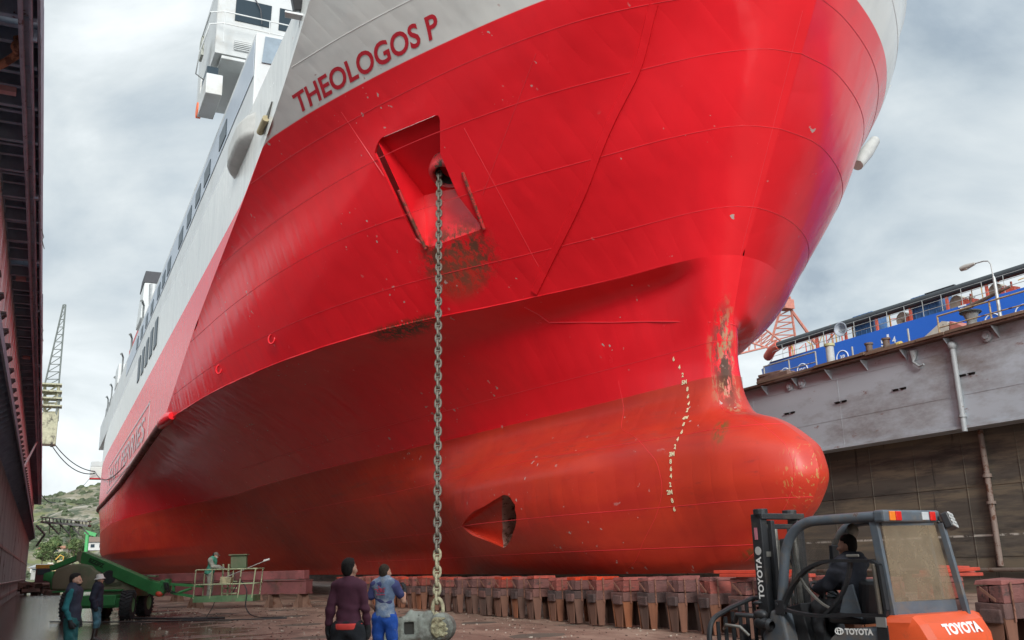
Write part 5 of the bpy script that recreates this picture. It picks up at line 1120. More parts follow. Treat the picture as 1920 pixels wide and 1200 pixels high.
# counterweight: faceted orange hood
cwp=[]
def cw(x,y,z): return (x,y,z)
secs=[]   # along y (across): profile in x,z ; rounded tail
prof=lambda ins,drop: [(.02,.55),(.02,1.02-drop),(-.02,1.07-drop),(-.32,1.075-drop),(-.47+ins,1.0-drop),(-.55+ins,.86-drop),(-.58+ins,.62)]
ys=[.10,.06,.0,-.25,-.65,-1.05,-1.16,-1.22]; ins=[.20,.08,.02,0,0,.06,.14,.26]; dr=[.07,.02,0,0,0,.0,.03,.09]
G=np.array([[(x,y,z) for x,z in prof(i,d)] for y,i,d in zip(ys,ins,dr)]); mb=MB(); mb.grid(G); mb.add([tuple(p) for p in G[0]],[tuple(range(7))]); mb.add([tuple(p) for p in G[-1]],[tuple(range(7))]); mb.build('counterweight',FO,fk,smooth=24)
a=Vector((-.665,-.5,.93)); upv=Vector((.08,0,.14)).normalized(); mb=MB(); text_on(mb,'TOYOTA',.155,(-.517,-.50,.875),(0,-1,0),upv,.008,'CENTER',0,.022); mb.build('rear_lettering',WT,fk)
mb=MB(); mb.box((.02,.085,.84),(.14,.05,.26)); mb.build('latch_block',FK,fk,bevel=.01)
mb=MB(); mb.box((.02,.11,1.0),(.12,.02,.10)); mb.build('rating_plate',M('plate_pale',(.2,.2,.19),.5),fk)
for x,y,r in ((1.55,.0,.33),(1.55,-.95,.33),(.0,.0,.27),(.0,-.95,.27)):
    mb=MB(); mb.lathe([(.12,-.12),(r-.03,-.12),(r,-.08),(r,.08),(r-.03,.12),(.12,.12)],(x,y,r),(0,1,0),26); o=mb.build('wheel',TY,fk,smooth=35); mb=MB(); mb.cyl((x,y-.1,r),(x,y+.11,r),r*.55,n=18); mb.build('rim',FG,o)

for o in fk.children:
    n=o.name.split('.')[0]
    if n in ('mast_rail','inner_rail','mast_crosshead','lift_ram','mast_bracket','mast_camera','mast_hose','mast_lettering','mast_badge','warning_sticker'): o.location.x=-.21; o.scale.z=1.045
    if n in ('load_backrest','fork'): o.location=(-.22,-.12,0)
    if n in ('hydraulic_fittings','hydraulic_hose'): o.location.x=-.08
# ================================================================ people
SK=M('skin',(.46,.25,.17),.55,var=.08,scale=12,spec=.35); HRD=M('hair_dark',(.018,.014,.012),.7,var=.3,scale=30,bump=.6,spec=.25); HRB=M('hair_brown',(.045,.03,.02),.7,var=.3,scale=30,bump=.6,spec=.25)
def V3(*a): return np.array(a,float)
DEF=dict(pelvis=(0,0,.95),waist=(0,0,1.08),chest=(0,.0,1.32),neck=(0,-.01,1.49),head=(0,.015,1.63),
 shL=(-.175,0,1.43),elL=(-.225,-.03,1.14),wrL=(-.245,.03,.89),shR=(.175,0,1.43),elR=(.225,-.03,1.14),wrR=(.245,.03,.89),
 hipL=(-.10,0,.92),knL=(-.12,.02,.50),anL=(-.13,-.02,.09),hipR=(.10,0,.92),knR=(.12,.02,.50),anR=(.13,-.02,.09),hdL=(0,.1,-1),hdR=(0,.1,-1),pmL=(.9,.2,0),pmR=(-.9,.2,0),yaw=0.,pitch=0.,footyaw=0.)
def headrot(yaw,pitch):
    return np.array((Matrix.Rotation(yaw,3,'Z')@Matrix.Rotation(pitch,3,'X')))
def head_prims(J):
    c=V3(*J['head']); Rm=headrot(J['yaw'],J['pitch']); T=lambda *p: c+Rm@V3(*p)
    P=[('e',T(0,-.01,.03),(.076,.096,.092),Rm),('e',T(0,.035,-.045),(.058,.062,.075),Rm),('c',T(0,.088,.0),T(0,.112,-.028),.010,.016,.015),('c',T(-.03,.078,.018),T(.03,.078,.018),.017,.017,.02),
       ('e',T(0,.078,-.098),(.024,.02,.018),Rm),('c',T(-.022,.088,-.056),T(.022,.088,-.056),.009,.009,.012),('e',T(-.078,-.005,-.012),(.014,.026,.036),Rm),('e',T(.078,-.005,-.012),(.014,.026,.036),Rm),('e',T(-.05,.06,-.03),(.024,.022,.024),Rm),('e',T(.05,.06,-.03),(.024,.022,.024),Rm)]
    return P,T,Rm
def hand_prims(w,d,pn,curl=.5,s=1.):
    """w wrist, d pointing direction, pn palm normal: palm, four fingers bent at the knuckles, thumb from the side"""
    w=V3(*w); d=V3(*d); d/=np.linalg.norm(d); pn=V3(*pn); pn-=d*(pn@d); pn/=np.linalg.norm(pn); sd=np.cross(d,pn)
    P=[('c',w-d*.02,w+d*.03,.026*s,.028*s,.02),('c',w+d*.03+sd*.022,w+d*.085+sd*.030,.019*s,.016*s,.015),('c',w+d*.03-sd*.022,w+d*.085-sd*.028,.019*s,.016*s,.015),('c',w+d*.03,w+d*.088,.02*s,.017*s,.015)]
    for k,l in zip((-.032,-.011,.011,.031),(.062,.076,.082,.072)):
        a=w+d*.088+sd*k; c1=math.cos(curl*.5); s1=math.sin(curl*.5); e1=d*c1+pn*s1; b=a+e1*l*.5; c2=math.cos(curl*1.5); s2=math.sin(curl*1.5); e2=d*c2+pn*s2; q=b+e2*l*.5
        P+=[('c',a,b,.0105*s,.0098*s,.004),('c',b,q,.0098*s,.0085*s,.004)]
    a=w+d*.03+sd*.032; b=a+d*.035+sd*.024+pn*.018; q=b+d*.034+sd*.004+pn*.014; P+=[('c',a,b,.014*s,.012*s,.006),('c',b,q,.012*s,.010*s,.004)]
    return P
def person(label,loc,face,J,outfit,scale=1.,h=.0125):
    j=dict(DEF); j.update(J); root=thing('person',label,'person',loc,math.atan2(face[1],face[0])-math.pi/2); root.scale=(scale,)*3
    g=lambda k: V3(*j[k])
    hp,T,Rm=head_prims(j)
    limb=[('c',g('shL'),g('elL'),.046,.038),('c',g('elL'),g('wrL'),.037,.027),('c',g('shR'),g('elR'),.046,.038),('c',g('elR'),g('wrR'),.037,.027)]
    torso=[('e',g('chest')+V3(0,.0,.0),(.150,.100,.20)),('e',g('waist')+V3(0,.01,0),(.136,.100,.16)),('e',g('pelvis'),(.155,.110,.13)),('c',g('shL')*.82+g('neck')*.18-V3(0,0,.012),g('shR')*.82+g('neck')*.18-V3(0,0,.012),.052,.052,.06),('c',g('shL')*.55+g('neck')*.45,g('shR')*.55+g('neck')*.45,.05,.05,.06)]
    legs=[('c',g('hipL'),g('knL'),.082,.056),('c',g('knL'),g('anL'),.054,.036),('c',g('hipR'),g('knR'),.082,.056),('c',g('knR'),g('anR'),.054,.036)]
    neck=[('c',g('neck')-V3(0,0,.06),g('head')-V3(0,.01,.03),.060,.052)]
    bare=outfit.get('bare',()); body=hp+neck+torso+limb+legs
    for s in 'LR': body+=hand_prims(j['wr'+s],j['hd'+s],j['pm'+s],outfit.get('curl',.6))
    # the feet: kept inside the boots
    for s in 'LR': body.append(('c',g('an'+s)-V3(0,0,.03),g('an'+s)+V3(0,.14,-.05),.035,.028))
    b=sdf_obj('body',body,SK,root,h=h,k=.028)
    fl=lambda P,d: [(q[0],q[1],q[2],q[3]+d,q[4]+d)+tuple(q[5:]) if q[0]=='c' else (q[0],q[1],tuple(r+d for r in q[2]))+tuple(q[3:]) for q in P]
    # hair
    o=outfit
    if o.get('hair') is not None:
        hl=o.get('hairlen',0.); n=[('e',T(0,-.022,.052),(.084,.098,.088),Rm),('e',T(0,-.055,.0),(.075,.060,.085+hl),Rm)]
        if o.get('quiff'): n.append(('e',T(0,.03,.112),(.05,.048,.024),Rm))
        c_=V3(*j['head']); 
        def cut(gp): 
            q=(gp-c_)@Rm; face_=np.maximum(q[...,1]-.035-np.maximum(q[...,2]-.06,0)*1.2, -(q[...,2]+.01))  # keep hairline
            return np.minimum(np.maximum(q[...,1]-.052,.055-q[...,2]),q[...,1]-.052) if False else np.where(q[...,2]<.055,q[...,1]-.005,q[...,1]-.045-(q[...,2]-.055)*.75)
        sdf_obj('hair',n,o['hair'],root,h=.009,k=.02,cut=cut,wr=.004,seed=3)
    if o.get('beard') is not None:
        sdf_obj('beard',[('e',T(0,.042,-.075),(.060,.062,.055),Rm)],o['beard'],root,h=.009,k=.01,cut=lambda gp:((gp-V3(*j['head']))@Rm)[...,2]+.058,wr=.002)
    if o.get('eyes',1):
        for s in (-1,1):
            mb=MB(); mb.sphere(T(s*.03,.084,.0),.012,8,6); mb.build('eye',M('eye_dark',(.02,.015,.012),.3),b,smooth=60)
    # garments
    def garment(name,P,m,d,cut=None,wr=.006,seed=0,k=.035): return sdf_obj(name,fl(P,d),m,root,h=h,k=k,cut=cut,wr=wr,seed=seed)
    if 'legs' in o: garment('trousers',[('e',g('pelvis')-V3(0,0,.02),(.150,.107,.13))]+legs,o['legs'],o.get('legd',.024),lambda q:np.maximum(q[...,2]-o.get('legtop',1.02),o.get('legbot',.10)-q[...,2]) if not o.get('sit') else q[...,2]-o['legtop'],.012,2)
    if 'top' in o:
        arms=limb if o.get('sleeve',1)==1 else ([limb[0],limb[2]] if o.get('sleeve')==.5 else [])
        if o.get('sleeve')==.5: arms=[(q[0],q[1],q[1]+(q[2]-q[1])*.62,q[3]+.008,q[4]+.012) for q in arms]
        garment('jumper' if o.get('sleeve',1)==1 else 'shirt',torso+arms+[('c',g('neck')-V3(0,0,.05),g('neck')+V3(0,0,.0),.07,.062)],o['top'],o.get('topd',.022),(lambda q:o.get('topbot',.93)-q[...,2]),.008,5)
    if 'vest' in o: garment('vest',torso+[('c',g('neck')-V3(0,0,.05),g('neck')+V3(0,0,.03),.078,.066)],o['vest'],o.get('vestd',.036),lambda q:np.maximum(o.get('vestbot',.93)-q[...,2],np.abs(q[...,0])-.5),.012,7)
    if 'hem' in o: garment('shirt_hem',[('e',g('pelvis'),(.158,.117,.13))],o['hem'],.024,lambda q:np.maximum(q[...,2]-.985,.91-q[...,2]),.006,9)
    if 'glove' in o:
        for s in 'LR': sdf_obj('glove',[(q[0],q[1],q[2],q[3]+.004,q[4]+.004)+tuple(q[5:]) for q in hand_prims(j['wr'+s],j['hd'+s],j['pm'+s],o.get('curl',.6),1.12)]+[('c',g('wr'+s)*1.0,g('wr'+s)+(g('el'+s)-g('wr'+s))*.16,.036,.04)],o['glove'],root,h=.0085,k=.012)
    if 'boot' in o:
        bh=o.get('booth',.16)
        for s in 'LR':
            a=g('an'+s); fy=V3(math.sin(-j['footyaw']),math.cos(j['footyaw']),0); sdf_obj('boot',[('c',a+(g('kn'+s)-a)*(bh/.42),a-V3(0,0,.02),.056,.05),('c',a+V3(0,0,-.045)-fy*.03,a+fy*.16+V3(0,0,-.055),.044,.040),('c',a+fy*.05-V3(0,0,.0),a+fy*.13-V3(0,0,.035),.042,.036)],o['boot'],root,h=.011,k=.03,cut=(None if o.get('sit') else (lambda q:.0-q[...,2])),wr=.003)
    return root,j,T,Rm
rgt=Vector((CM[0][0],CM[1][0],0)).normalized(); fwd=Vector((-rgt.y,rgt.x,0))
def gpos(px,py,d):
    p=atd(px,py,d); p.z=0; return p
BLK=M('cloth_black',(.018,.019,.022),.85,var=.3,scale=9,bump=.15); GLV=M('glove_black',(.02,.02,.02),.8)
MAR=M('jumper_maroon',(.085,.022,.040),.9,var=.2,scale=10); ORG=M('hem_orange',(.80,.07,.05),.8); BOOT=M('boot_black',(.02,.018,.016),.6,dirt=.2)
# 1 man in maroon jumper, back to the camera
person('man in maroon jumper with orange hem seen from behind, arms hanging, black gloves',gpos(655,1048,12.1),fwd*1.+rgt*.12,dict(yaw=-.35,pitch=.12,shL=(-.165,0,1.42),shR=(.165,0,1.42),elL=(-.225,-.01,1.15),wrL=(-.265,.04,.90),elR=(.215,.0,1.15),wrR=(.235,.06,.91),hdL=(.02,.15,-1),hdR=(-.02,.2,-1),hipL=(-.105,0,.92),knL=(-.16,.03,.5),anL=(-.19,-.02,.09),knR=(.15,.02,.5),anR=(.18,-.03,.09)),
 dict(hair=HRD,quiff=1,hairlen=.0,top=MAR,topd=.016,topbot=.955,hem=ORG,legs=BLK,legd=.028,glove=GLV,boot=BOOT,curl=.8),1.035,.011)
# 2 man in paint-spattered blue vest
VST=M('vest_denim',(.13,.18,.27),.8,var=.35,scale=5,dirt=.32,dcol=(.45,.47,.48),bump=.3); TSH=M('tee_indigo',(.045,.05,.14),.85,var=.2,scale=8); BLU=M('trousers_blue',(.012,.075,.36),.8,var=.25,scale=6,bump=.2,dirt=.08,dcol=(.4,.42,.45))
r2,j2,T2,R2=person('man in paint-spattered blue vest and bright blue trousers lifting his gloved right hand',gpos(722,1062,15.2),fwd*1.+rgt*.16,dict(yaw=-.45,pitch=.1,elR=(.29,.10,1.17),wrR=(.25,.30,1.33),hdR=(-.1,.3,.9),pmR=(-.9,0,.1),elL=(-.27,.02,1.16),wrL=(-.18,.2,1.02),hdL=(.5,.6,.2),knL=(-.12,.05,.5),knR=(.14,.0,.5)),
 dict(hair=HRB,top=TSH,sleeve=.5,topd=.020,topbot=.98,vest=VST,vestd=.030,vestbot=.93,legs=BLU,legd=.03,glove=GLV,boot=BOOT,curl=1.0),.99,.0115)
mb=MB(); RED=M('print_red',(.40,.04,.08),.8)
for k in range(22):
    a=random.uniform(0,6.28); r=random.random()**.6*.075; x=-.04+r*math.cos(a)*1.1; z=1.365+r*math.sin(a)*.8; mb.box((x,-.142+.25*abs(x)**2*2,z),(random.uniform(.015,.05),.012,random.uniform(.006,.016)),Matrix.Rotation(random.uniform(-.7,.7),3,'Y'))
mb.box((-.03,-.138,1.285),(.14,.012,.012)); mb.build('back_print',RED,r2)
# 3 bearded man in navy gilet and teal clothes
TEAL=M('teal_cloth',(.012,.13,.14),.85,var=.25,scale=7,bump=.2); TEALT=M('teal_trousers',(.014,.10,.10),.85,var=.25,scale=6,bump=.2); NVY=M('gilet_navy',(.022,.026,.045),.8,var=.2,scale=6,bump=.3)
person('bearded man in navy gilet over teal overalls in profile at lower left',gpos(142,1076,17.2),rgt*1.+fwd*.12,dict(yaw=-.05,pitch=.03,elL=(-.24,-.02,1.16),wrL=(-.2,.08,.92),elR=(.25,-.05,1.15),wrR=(.25,.06,.90),hdR=(-.1,.25,-1),knR=(.12,.03,.5),knL=(-.12,.0,.5)),
 dict(hair=HRD,quiff=1,beard=HRD,top=TEAL,topd=.018,vest=NVY,vestd=.044,vestbot=.90,legs=TEALT,legd=.034,glove=GLV,boot=BOOT,curl=.9),.985)
# 4 man in white bucket hat
NVJ=M('jacket_navy',(.012,.014,.028),.85,var=.2,scale=6,bump=.3); JEAN=M('jeans_teal',(.05,.13,.16),.85,var=.35,scale=5,bump=.2)
r4,j4,T4,R4=person('man in white bucket hat, dark navy jacket, faded jeans and rubber boots',gpos(186,1080,24.8),rgt*1.+fwd*.15,dict(yaw=-.02,pitch=-.05,elR=(.24,-.06,1.15),wrR=(.22,.02,.92),knR=(.11,.06,.5),anR=(.12,.0,.09)),
 dict(hair=M('hair_grey',(.10,.09,.08),.8),top=NVJ,topd=.05,topbot=.86,legs=JEAN,legd=.03,legbot=.36,glove=GLV,boot=M('boot_rubber',(.025,.018,.014),.4),booth=.34,curl=.9),.965)
HAT=M('hat_white',(.55,.52,.47),.85,var=.15,scale=8)
mb=MB(); c=Vector(T4(0,0,.055)); mb.lathe([(.150,-.045),(.105,.0),(.098,.05),(.075,.088),(0,.098)],c,(0,-.12,1),22); mb.lathe([(.148,-.05),(.103,-.005)],c,(0,-.12,1),22); mb.build('bucket_hat',HAT,r4,smooth=50)
mb=MB(); n4=Vector(j4['neck']); mb.lathe([(.085,-.0),(.095,.03),(.082,.06)],n4-Vector((0,0,.03)),(0,.1,1),18); mb.build('scarf',M('scarf_yellow',(.45,.33,.08),.85),r4,smooth=60)
# 5 worker in the basket
pb=LW_((bx0+.42,.05,0)); OVL=M('overall_grey',(.27,.28,.23),.85,var=.35,scale=7,bump=.3); GVT=M('vest_green',(.05,.24,.16),.8,var=.35,scale=7,dirt=.15,dcol=(.25,.3,.25))
r5,j5,T5,R5=person('worker in green vest, grey overalls and cap standing in lift basket',Vector((pb.x,pb.y,zf+.07)),rgt*1.+fwd*.1,dict(pelvis=(0,-.05,.95),chest=(0,.05,1.31),head=(0,.15,1.58),neck=(0,.09,1.45),yaw=0.,pitch=-.22,elR=(.25,.12,1.20),wrR=(.18,.36,1.16),hdR=(-.1,1,.05),pmR=(-.4,0,-.9),elL=(-.25,.12,1.2),wrL=(-.16,.36,1.14),hdL=(.1,1,.05),pmL=(.4,0,-.9)),
 dict(hair=HRD,top=OVL,topd=.045,vest=GVT,vestd=.062,vestbot=.92,legs=OVL,legd=.032,glove=M('glove_grey',(.2,.2,.18),.8),boot=BOOT,curl=.9),1.02,.014)
mb=MB(); c=Vector(T5(0,0,.06)); mb.lathe([(.098,-.02),(.10,.02),(.085,.06),(.05,.085),(0,.092)],c,tuple(R5@V3(0,-.1,1)),18); f5=Vector(R5@V3(0,1,-.1)); s5=Vector((1,0,0)); mb.prism([c+s5*-.08+f5*.06,c+s5*.08+f5*.06,c+s5*.06+f5*.17,c-s5*.06+f5*.17],(0,0,.012)); mb.build('cap',M('cap_khaki',(.16,.15,.12),.85),r5,smooth=50)
mb=MB(); mb.lathe([(.085,-.05),(.088,.0),(.07,.03)],Vector(T5(0,.03,-.06)),(0,.3,-1),14); mb.build('face_mask',M('mask_pale',(.45,.42,.38),.8),r5,smooth=60)
# 6 forklift driver, seated
dv=FW; c,s=math.cos(math.atan2(FW.y,FW.x)),math.sin(math.atan2(FW.y,FW.x))
def FL(x,y,z): return Vector((O7.x+c*x-s*y,O7.y+s*x+c*y,z))
HOOD=M('hoodie_black',(.022,.025,.036),.9,var=.25,scale=8,bump=.25); CUF=M('cuff_grey',(.05,.055,.065),.85)
sit=dict(pelvis=(0,0,.12),waist=(0,.02,.26),chest=(0,.04,.48),neck=(0,.05,.66),head=(0,.07,.80),shL=(-.19,.04,.60),shR=(.19,.04,.60),elL=(-.22,.22,.38),wrL=(-.13,.44,.33),hdL=(.2,1,.05),pmL=(.3,0,-.9),elR=(.24,.2,.36),wrR=(.14,.44,.36),hdR=(-.2,1,.1),pmR=(-.3,0,-.9),
 hipL=(-.1,.03,.10),knL=(-.15,.44,.12),anL=(-.15,.50,-.30),hipR=(.1,.03,.10),knR=(.15,.44,.12),anR=(.15,.55,-.30),yaw=.30,pitch=-.02)
r6,j6,T6,R6=person('forklift driver in black hooded top, seen from behind with hands on steering wheel',FL(.68,-.42,1.0),FW,sit,
 dict(hair=HRD,top=HOOD,topd=.040,topbot=.08,legs=BLK,legd=.03,sit=1,legtop=.24,boot=BOOT,booth=.1,curl=1.1,eyes=1),1.0,.011)
sdf_obj('hood',[('c',V3(-.08,-.02,.665),V3(.08,-.02,.665),.065,.065),('c',V3(-.1,.02,.68),V3(-.07,.11,.65),.04,.035),('c',V3(.1,.02,.68),V3(.07,.11,.65),.04,.035)],HOOD,r6,h=.012,k=.04,wr=.006)
# ================================================================ beyond the dock
# ---- blue tanker afloat past the right wall
BL_=M('hull_blue',(.016,.115,.50),.35,var=.06,scale=.3,stretch=(1,1,.3),spec=.5); BLD=M('hull_blue_dark',(.02,.07,.26),.45)
tk=thing('tanker','blue hulled ship beyond right dock wall with long black deck pipe','ship',(44,0,0))
ZB=14.75; mb=MB()
sh=[(50.3,0),(52.2,0)]
P=[]
for z in np.linspace(-.5,ZB,8):
    e=50.0+2.0*((z+.5)/(ZB+.5))**1.5; P.append([(0,-60,z),(0,20,z),(0,44,z),(.15,e-3,z),(1.2,e-.8,z),(4,e,z),(16,e+.5,z)])
mb.grid(P); mb.build('hull',BL_,tk,smooth=30)
mb=MB(); mb.add([(0.02,-60,ZB),(0.02,49,ZB),(4,52,ZB),(16,52.4,ZB),(16,-60,ZB)],[(0,1,2,3,4)]); mb.build('deck',M('deck_red',(.25,.07,.05),.7),tk)
mb=MB(); mb.box((-.02,-5,ZB-1.5),(.04,110,.05)); mb.build('sheer_strake',BLD,tk)
PK_=M('deck_pipe_black',(.035,.040,.045),.5,var=.2,scale=2); mb=MB(); mb.tube([(.5,-60,ZB+1.12),(.5,20,ZB+1.12),(.5,48.5,ZB+1.12)],.26,12); mb.box((.5,35,ZB+1.42),(.15,2.,.05)); mb.build('deck_pipe',PK_,tk,smooth=50)
OR=M('deck_orange',(.55,.11,.07),.6,var=.2,scale=2); 
mb=MB(); mb.tube([(.5,48.4,ZB+1.12),(.6,49.2,ZB+1.0),(1.0,50.2,ZB+.7)],.32,10); mb.build('pipe_end',OR,tk,smooth=50)
for y in list(np.arange(27,48,2.55))+[22,24.4]:
    mb=MB(); mb.box((.5,y,ZB+.45),(.13,.13,.9)); mb.build('pipe_stanchion',OR,tk)
GRR=M('rail_thin',(.33,.34,.33),.6)
mb=MB()
for z in (.35,.7,1.0): mb.tube([(.12,10,ZB+z),(.12,48.6,ZB+z),(1.5,50.6,ZB+z)],.02,5)
for y in np.arange(10,49,1.3): mb.tube([(.12,y,ZB),(.12,y,ZB+1.0)],.02,5)
mb.build('ship_rail',GRR,tk)
DISC=M('reel_cream',(.42,.39,.31),.7,dirt=.2); TBL=M('tank_blue',(.03,.10,.24),.5,var=.3,scale=4)
for y in (26.4,29.2,31.9,34.4,38.2):
    mb=MB(); mb.cyl((.9,y,ZB+.5),(1.4,y,ZB+.5),.44,n=18); mb.build('hose_reel',DISC,tk,smooth=40)
    mb=MB(); mb.box((1.0,y-.8,ZB+.3),(.5,.8,.3)); mb.sphere((1.0,y-.5,ZB+.5),.2,8,6); mb.tube([(1,y-.9,ZB+.3),(1,y-.9,ZB+.8)],.06,6); mb.build('deck_valve',OR,tk)
for y,l in ((41.0,1.6),(36.3,1.9)):
    mb=MB(); mb.box((1.3,y,ZB+.75),(1.2,l,1.5)); 
    for k in range(4): mb.box((.68,y-l/2+l*(k+.5)/4,ZB+.75),(.05,.06,1.5))
    mb.box((.68,y,ZB+.6),(.04,l,.06)); mb.build('blue_tank',TBL,tk,bevel=.03)
mb=MB(); mb.lathe([(.15,0),(.2,.1),(.42,.5),(.46,.55),(.40,.55),(.2,.2),(0,.15)],(.5,42.3,ZB+.75),(-1,-.2,0),18); mb.build('vent_cowl',M('cowl_grey',(.30,.33,.37),.5),tk,smooth=50)
rs=np.random.RandomState(4)
for k in range(34):
    y=rs.uniform(41.5,48.5) if k<24 else rs.uniform(22,41); a=Vector((rs.uniform(.8,2.2),y,ZB)); mb=MB(); mb.tube([a,a+Vector((0,0,rs.uniform(.7,1.5))),a+Vector((rs.uniform(-.5,.5),rs.uniform(-1.2,1.2),rs.uniform(.5,1.6)))],rs.uniform(.025,.05),5); mb.build('deck_pipework',M('pipe_yellow',(.50,.30,.06),.6) if rs.rand()<.45 else OR,tk)
WM=M('mark_white',(.70,.72,.74),.5)
def tmark(body,y,z,s,ring=False):
    mb=MB(); text_on(mb,body,s,(-.015,y,z),(0,-1,0),(0,0,1),.01,'CENTER',0,.004)
    if ring: mb.tube([(-.015,y-.48*math.cos(a),z+s*.32+.44*math.sin(a)) for a in np.linspace(-.3,math.pi+.3,20)],.035,5)
    mb.build('hull_mark',WM,tk)
q=at(1663,640,x=44); tmark('5',q.y+.33,q.z-.22,.55); tmark('4',q.y-.55,q.z-.22,.55)
mb=MB(); mb.prism([(-.02,q.y-.05,q.z-.3),(-.02,q.y-.2,q.z-.3),(-.02,q.y-.2,q.z+.4),(-.02,q.y-.05,q.z+.4)],(.01,0,0)); mb.build('hull_mark',WM,tk)
for s_,px,py in (('2P',1757,632),('4',1862,603),('IMI',1473,702),('IPC',1505,694),('3P',1580,670),('5P',1920,586)):
    q=at(px,py,x=44); tmark(s_,q.y,q.z-.15,.42,True)
q=at(1805,577,x=44); mb=MB(); mb.box((-.02,q.y,q.z+.1),(.02,.5,.08)); mb.box((-.02,q.y,q.z-.05),(.02,.3,.1)); mb.build('hull_mark',WM,tk)
# ---- orange harbour crane behind it
CO=M('crane_orange',(.42,.16,.12),.7,var=.2)
def lat(mb,a0,a1,b0,b1,n,r,r2):
    """lattice between two chords a0-a1 and b0-b1"""
    a0,a1,b0,b1=map(Vector,(a0,a1,b0,b1)); mb.tube([a0,a1],r,5); mb.tube([b0,b1],r,5)
    for i in range(n):
        t,u=i/n,(i+1)/n; p=lerp(a0,a1,t);q=lerp(b0,b1,u); p2=lerp(a0,a1,u); mb.tube([p,q],r2,4); mb.tube([p2,q],r2,4)
oc=thing('harbour_crane','faded orange lattice crane rising behind the blue ship beside the bow','crane',(0,0,0)); mb=MB(); D_=118
A=lambda x,y,d=D_: atd(x,y,d)
lat(mb,A(1446,640),A(1470,556),A(1492,640),A(1480,556),7,.16,.08); lat(mb,A(1446,640,121),A(1470,556,121),A(1492,640,121),A(1480,556,121),7,.16,.08); mb.build('tower',CO,oc)
mb=MB(); p=A(1473,572); mb.box(p,(1.5,1.5,1.2)); p=A(1470,556); mb.box(p,(.7,.7,1.4)); mb.bar(A(1462,566),A(1484,562),.15,.3); mb.build('machinery_house',CO,oc)
mb=MB(); mb.tube([A(1478,574),A(1530,645)],.2,6); mb.build('back_stay',CO,oc)
mb=MB(); lat(mb,A(1465,640),A(1428,612),A(1450,655),A(1400,640),6,.13,.07); lat(mb,A(1428,612),A(1385,650),A(1440,650),A(1380,665),5,.13,.07); mb.tube([A(1474,560),A(1520,640)],.05,4); mb.tube([A(1474,560),A(1428,612)],.06,4); mb.build('jib',CO,oc)
# ---- lattice jib crane over the left wall
LC=M('crane_grey_green',(.16,.18,.17),.7,var=.2); LCY=M('crane_cream',(.36,.35,.24),.7,var=.2,dirt=.3)
lc=thing('jib_crane','tall grey lattice jib crane with cream cabin standing behind left wall','crane',(0,0,0)); D_=150
mb=MB()
for d in (148,151): lat(mb,A(83,725,d),A(119,571,d),A(110,725,d),A(123,571,d),11,.13,.07)
for i in range(11):
    t=i/11; p=lerp(A(83,725,148),A(119,571,148),t); q=lerp(A(83,725,151),A(119,571,151),t); mb.tube([p,q],.06,4); p=lerp(A(110,725,148),A(123,571,148),t); q=lerp(A(110,725,151),A(123,571,151),t); mb.tube([p,q],.06,4)
mb.build('jib',LC,lc)
mb=MB(); lat(mb,A(84,790),A(84,722),A(107,790),A(110,722),4,.2,.12); 
for y in (722,735,748,762): p=A(95,y); mb.box(p,(2.6,2.0,.18))
mb.build('machinery_frame',LCY,lc)
mb=MB(); p=A(90,805); mb.box(p,(2.1,2.2,4.0)); mb.build('cabin',LCY,lc,bevel=.1)
mb=MB(); mb.tube([A(112,740),A(97,838)],.22,6); mb.build('ballast_arm',LC,lc)
mb=MB(); p=A(70,880); mb.box(Vector((p.x-.9,p.y,p.z)),(1.6,2,9)); mb.build('pedestal',LC,lc)
# cables from crane and wall to the ship
def cable(label,a,b,sag,r=.035):
    mb=MB(); mb.tube([a+(b-a)*t-Vector((0,0,sag*4*t*(1-t))) for t in np.linspace(0,1,24)],r,5); tag(mb.build('mooring_cable',HB,None,smooth=60),label,'cable','cables between wall and ship')
qe=at(178,884,y=149); 
cable('thick black cable sagging from left wall to red quarter platform, upper strand',at(88,812,y=146),qe,1.2,.07); cable('black cable sagging from left wall to red quarter platform, lower strand',at(87,818,y=146),qe+Vector((0,0,-.3)),1.6,.07)
cable('black cable from red quarter platform along the ship side',qe,at(234,872,x=5.3),1.2,.05); cable('thin line slanting down from quarter platform to the gangway',qe,at(148,920,y=155),.1,.03); cable('short dark cable drooping low beside the left wall',at(78,928,y=148),at(104,942,y=156),.4,.07)
# ---- gangway truss across the stern
GT=M('truss_grey',(.13,.14,.14),.7,var=.2)
gw=thing('gangway','grey truss footbridge crossing behind the stern between dock and ship','footbridge',(0,0,0)); mb=MB(); D_=165
a=A(79,970);b=A(168,978); a2=A(79,979);b2=A(168,986); mb.bar(a,b,1.2,.12); mb.bar(a2,b2,1.0,.25); 
for i in range(14): mb.tube([lerp(a,b,i/13)+Vector((0,0,.0)),lerp(a2,b2,i/13)],.06,4)
mb.build('deck',GT,gw)
mb=MB()
for x in (95,115,133,150): p=A(x-8,978);q=A(x+16,1002); mb.tube([p,q],.1,5); p=A(x,978); q=A(x-3,1000); mb.tube([p,q],.06,5)
p=A(68,985);q=A(84,1002); mb.tube([p,q],.14,5); mb.tube([A(84,1002),A(68,1024)],.14,5); mb.build('bracing',GT,gw)
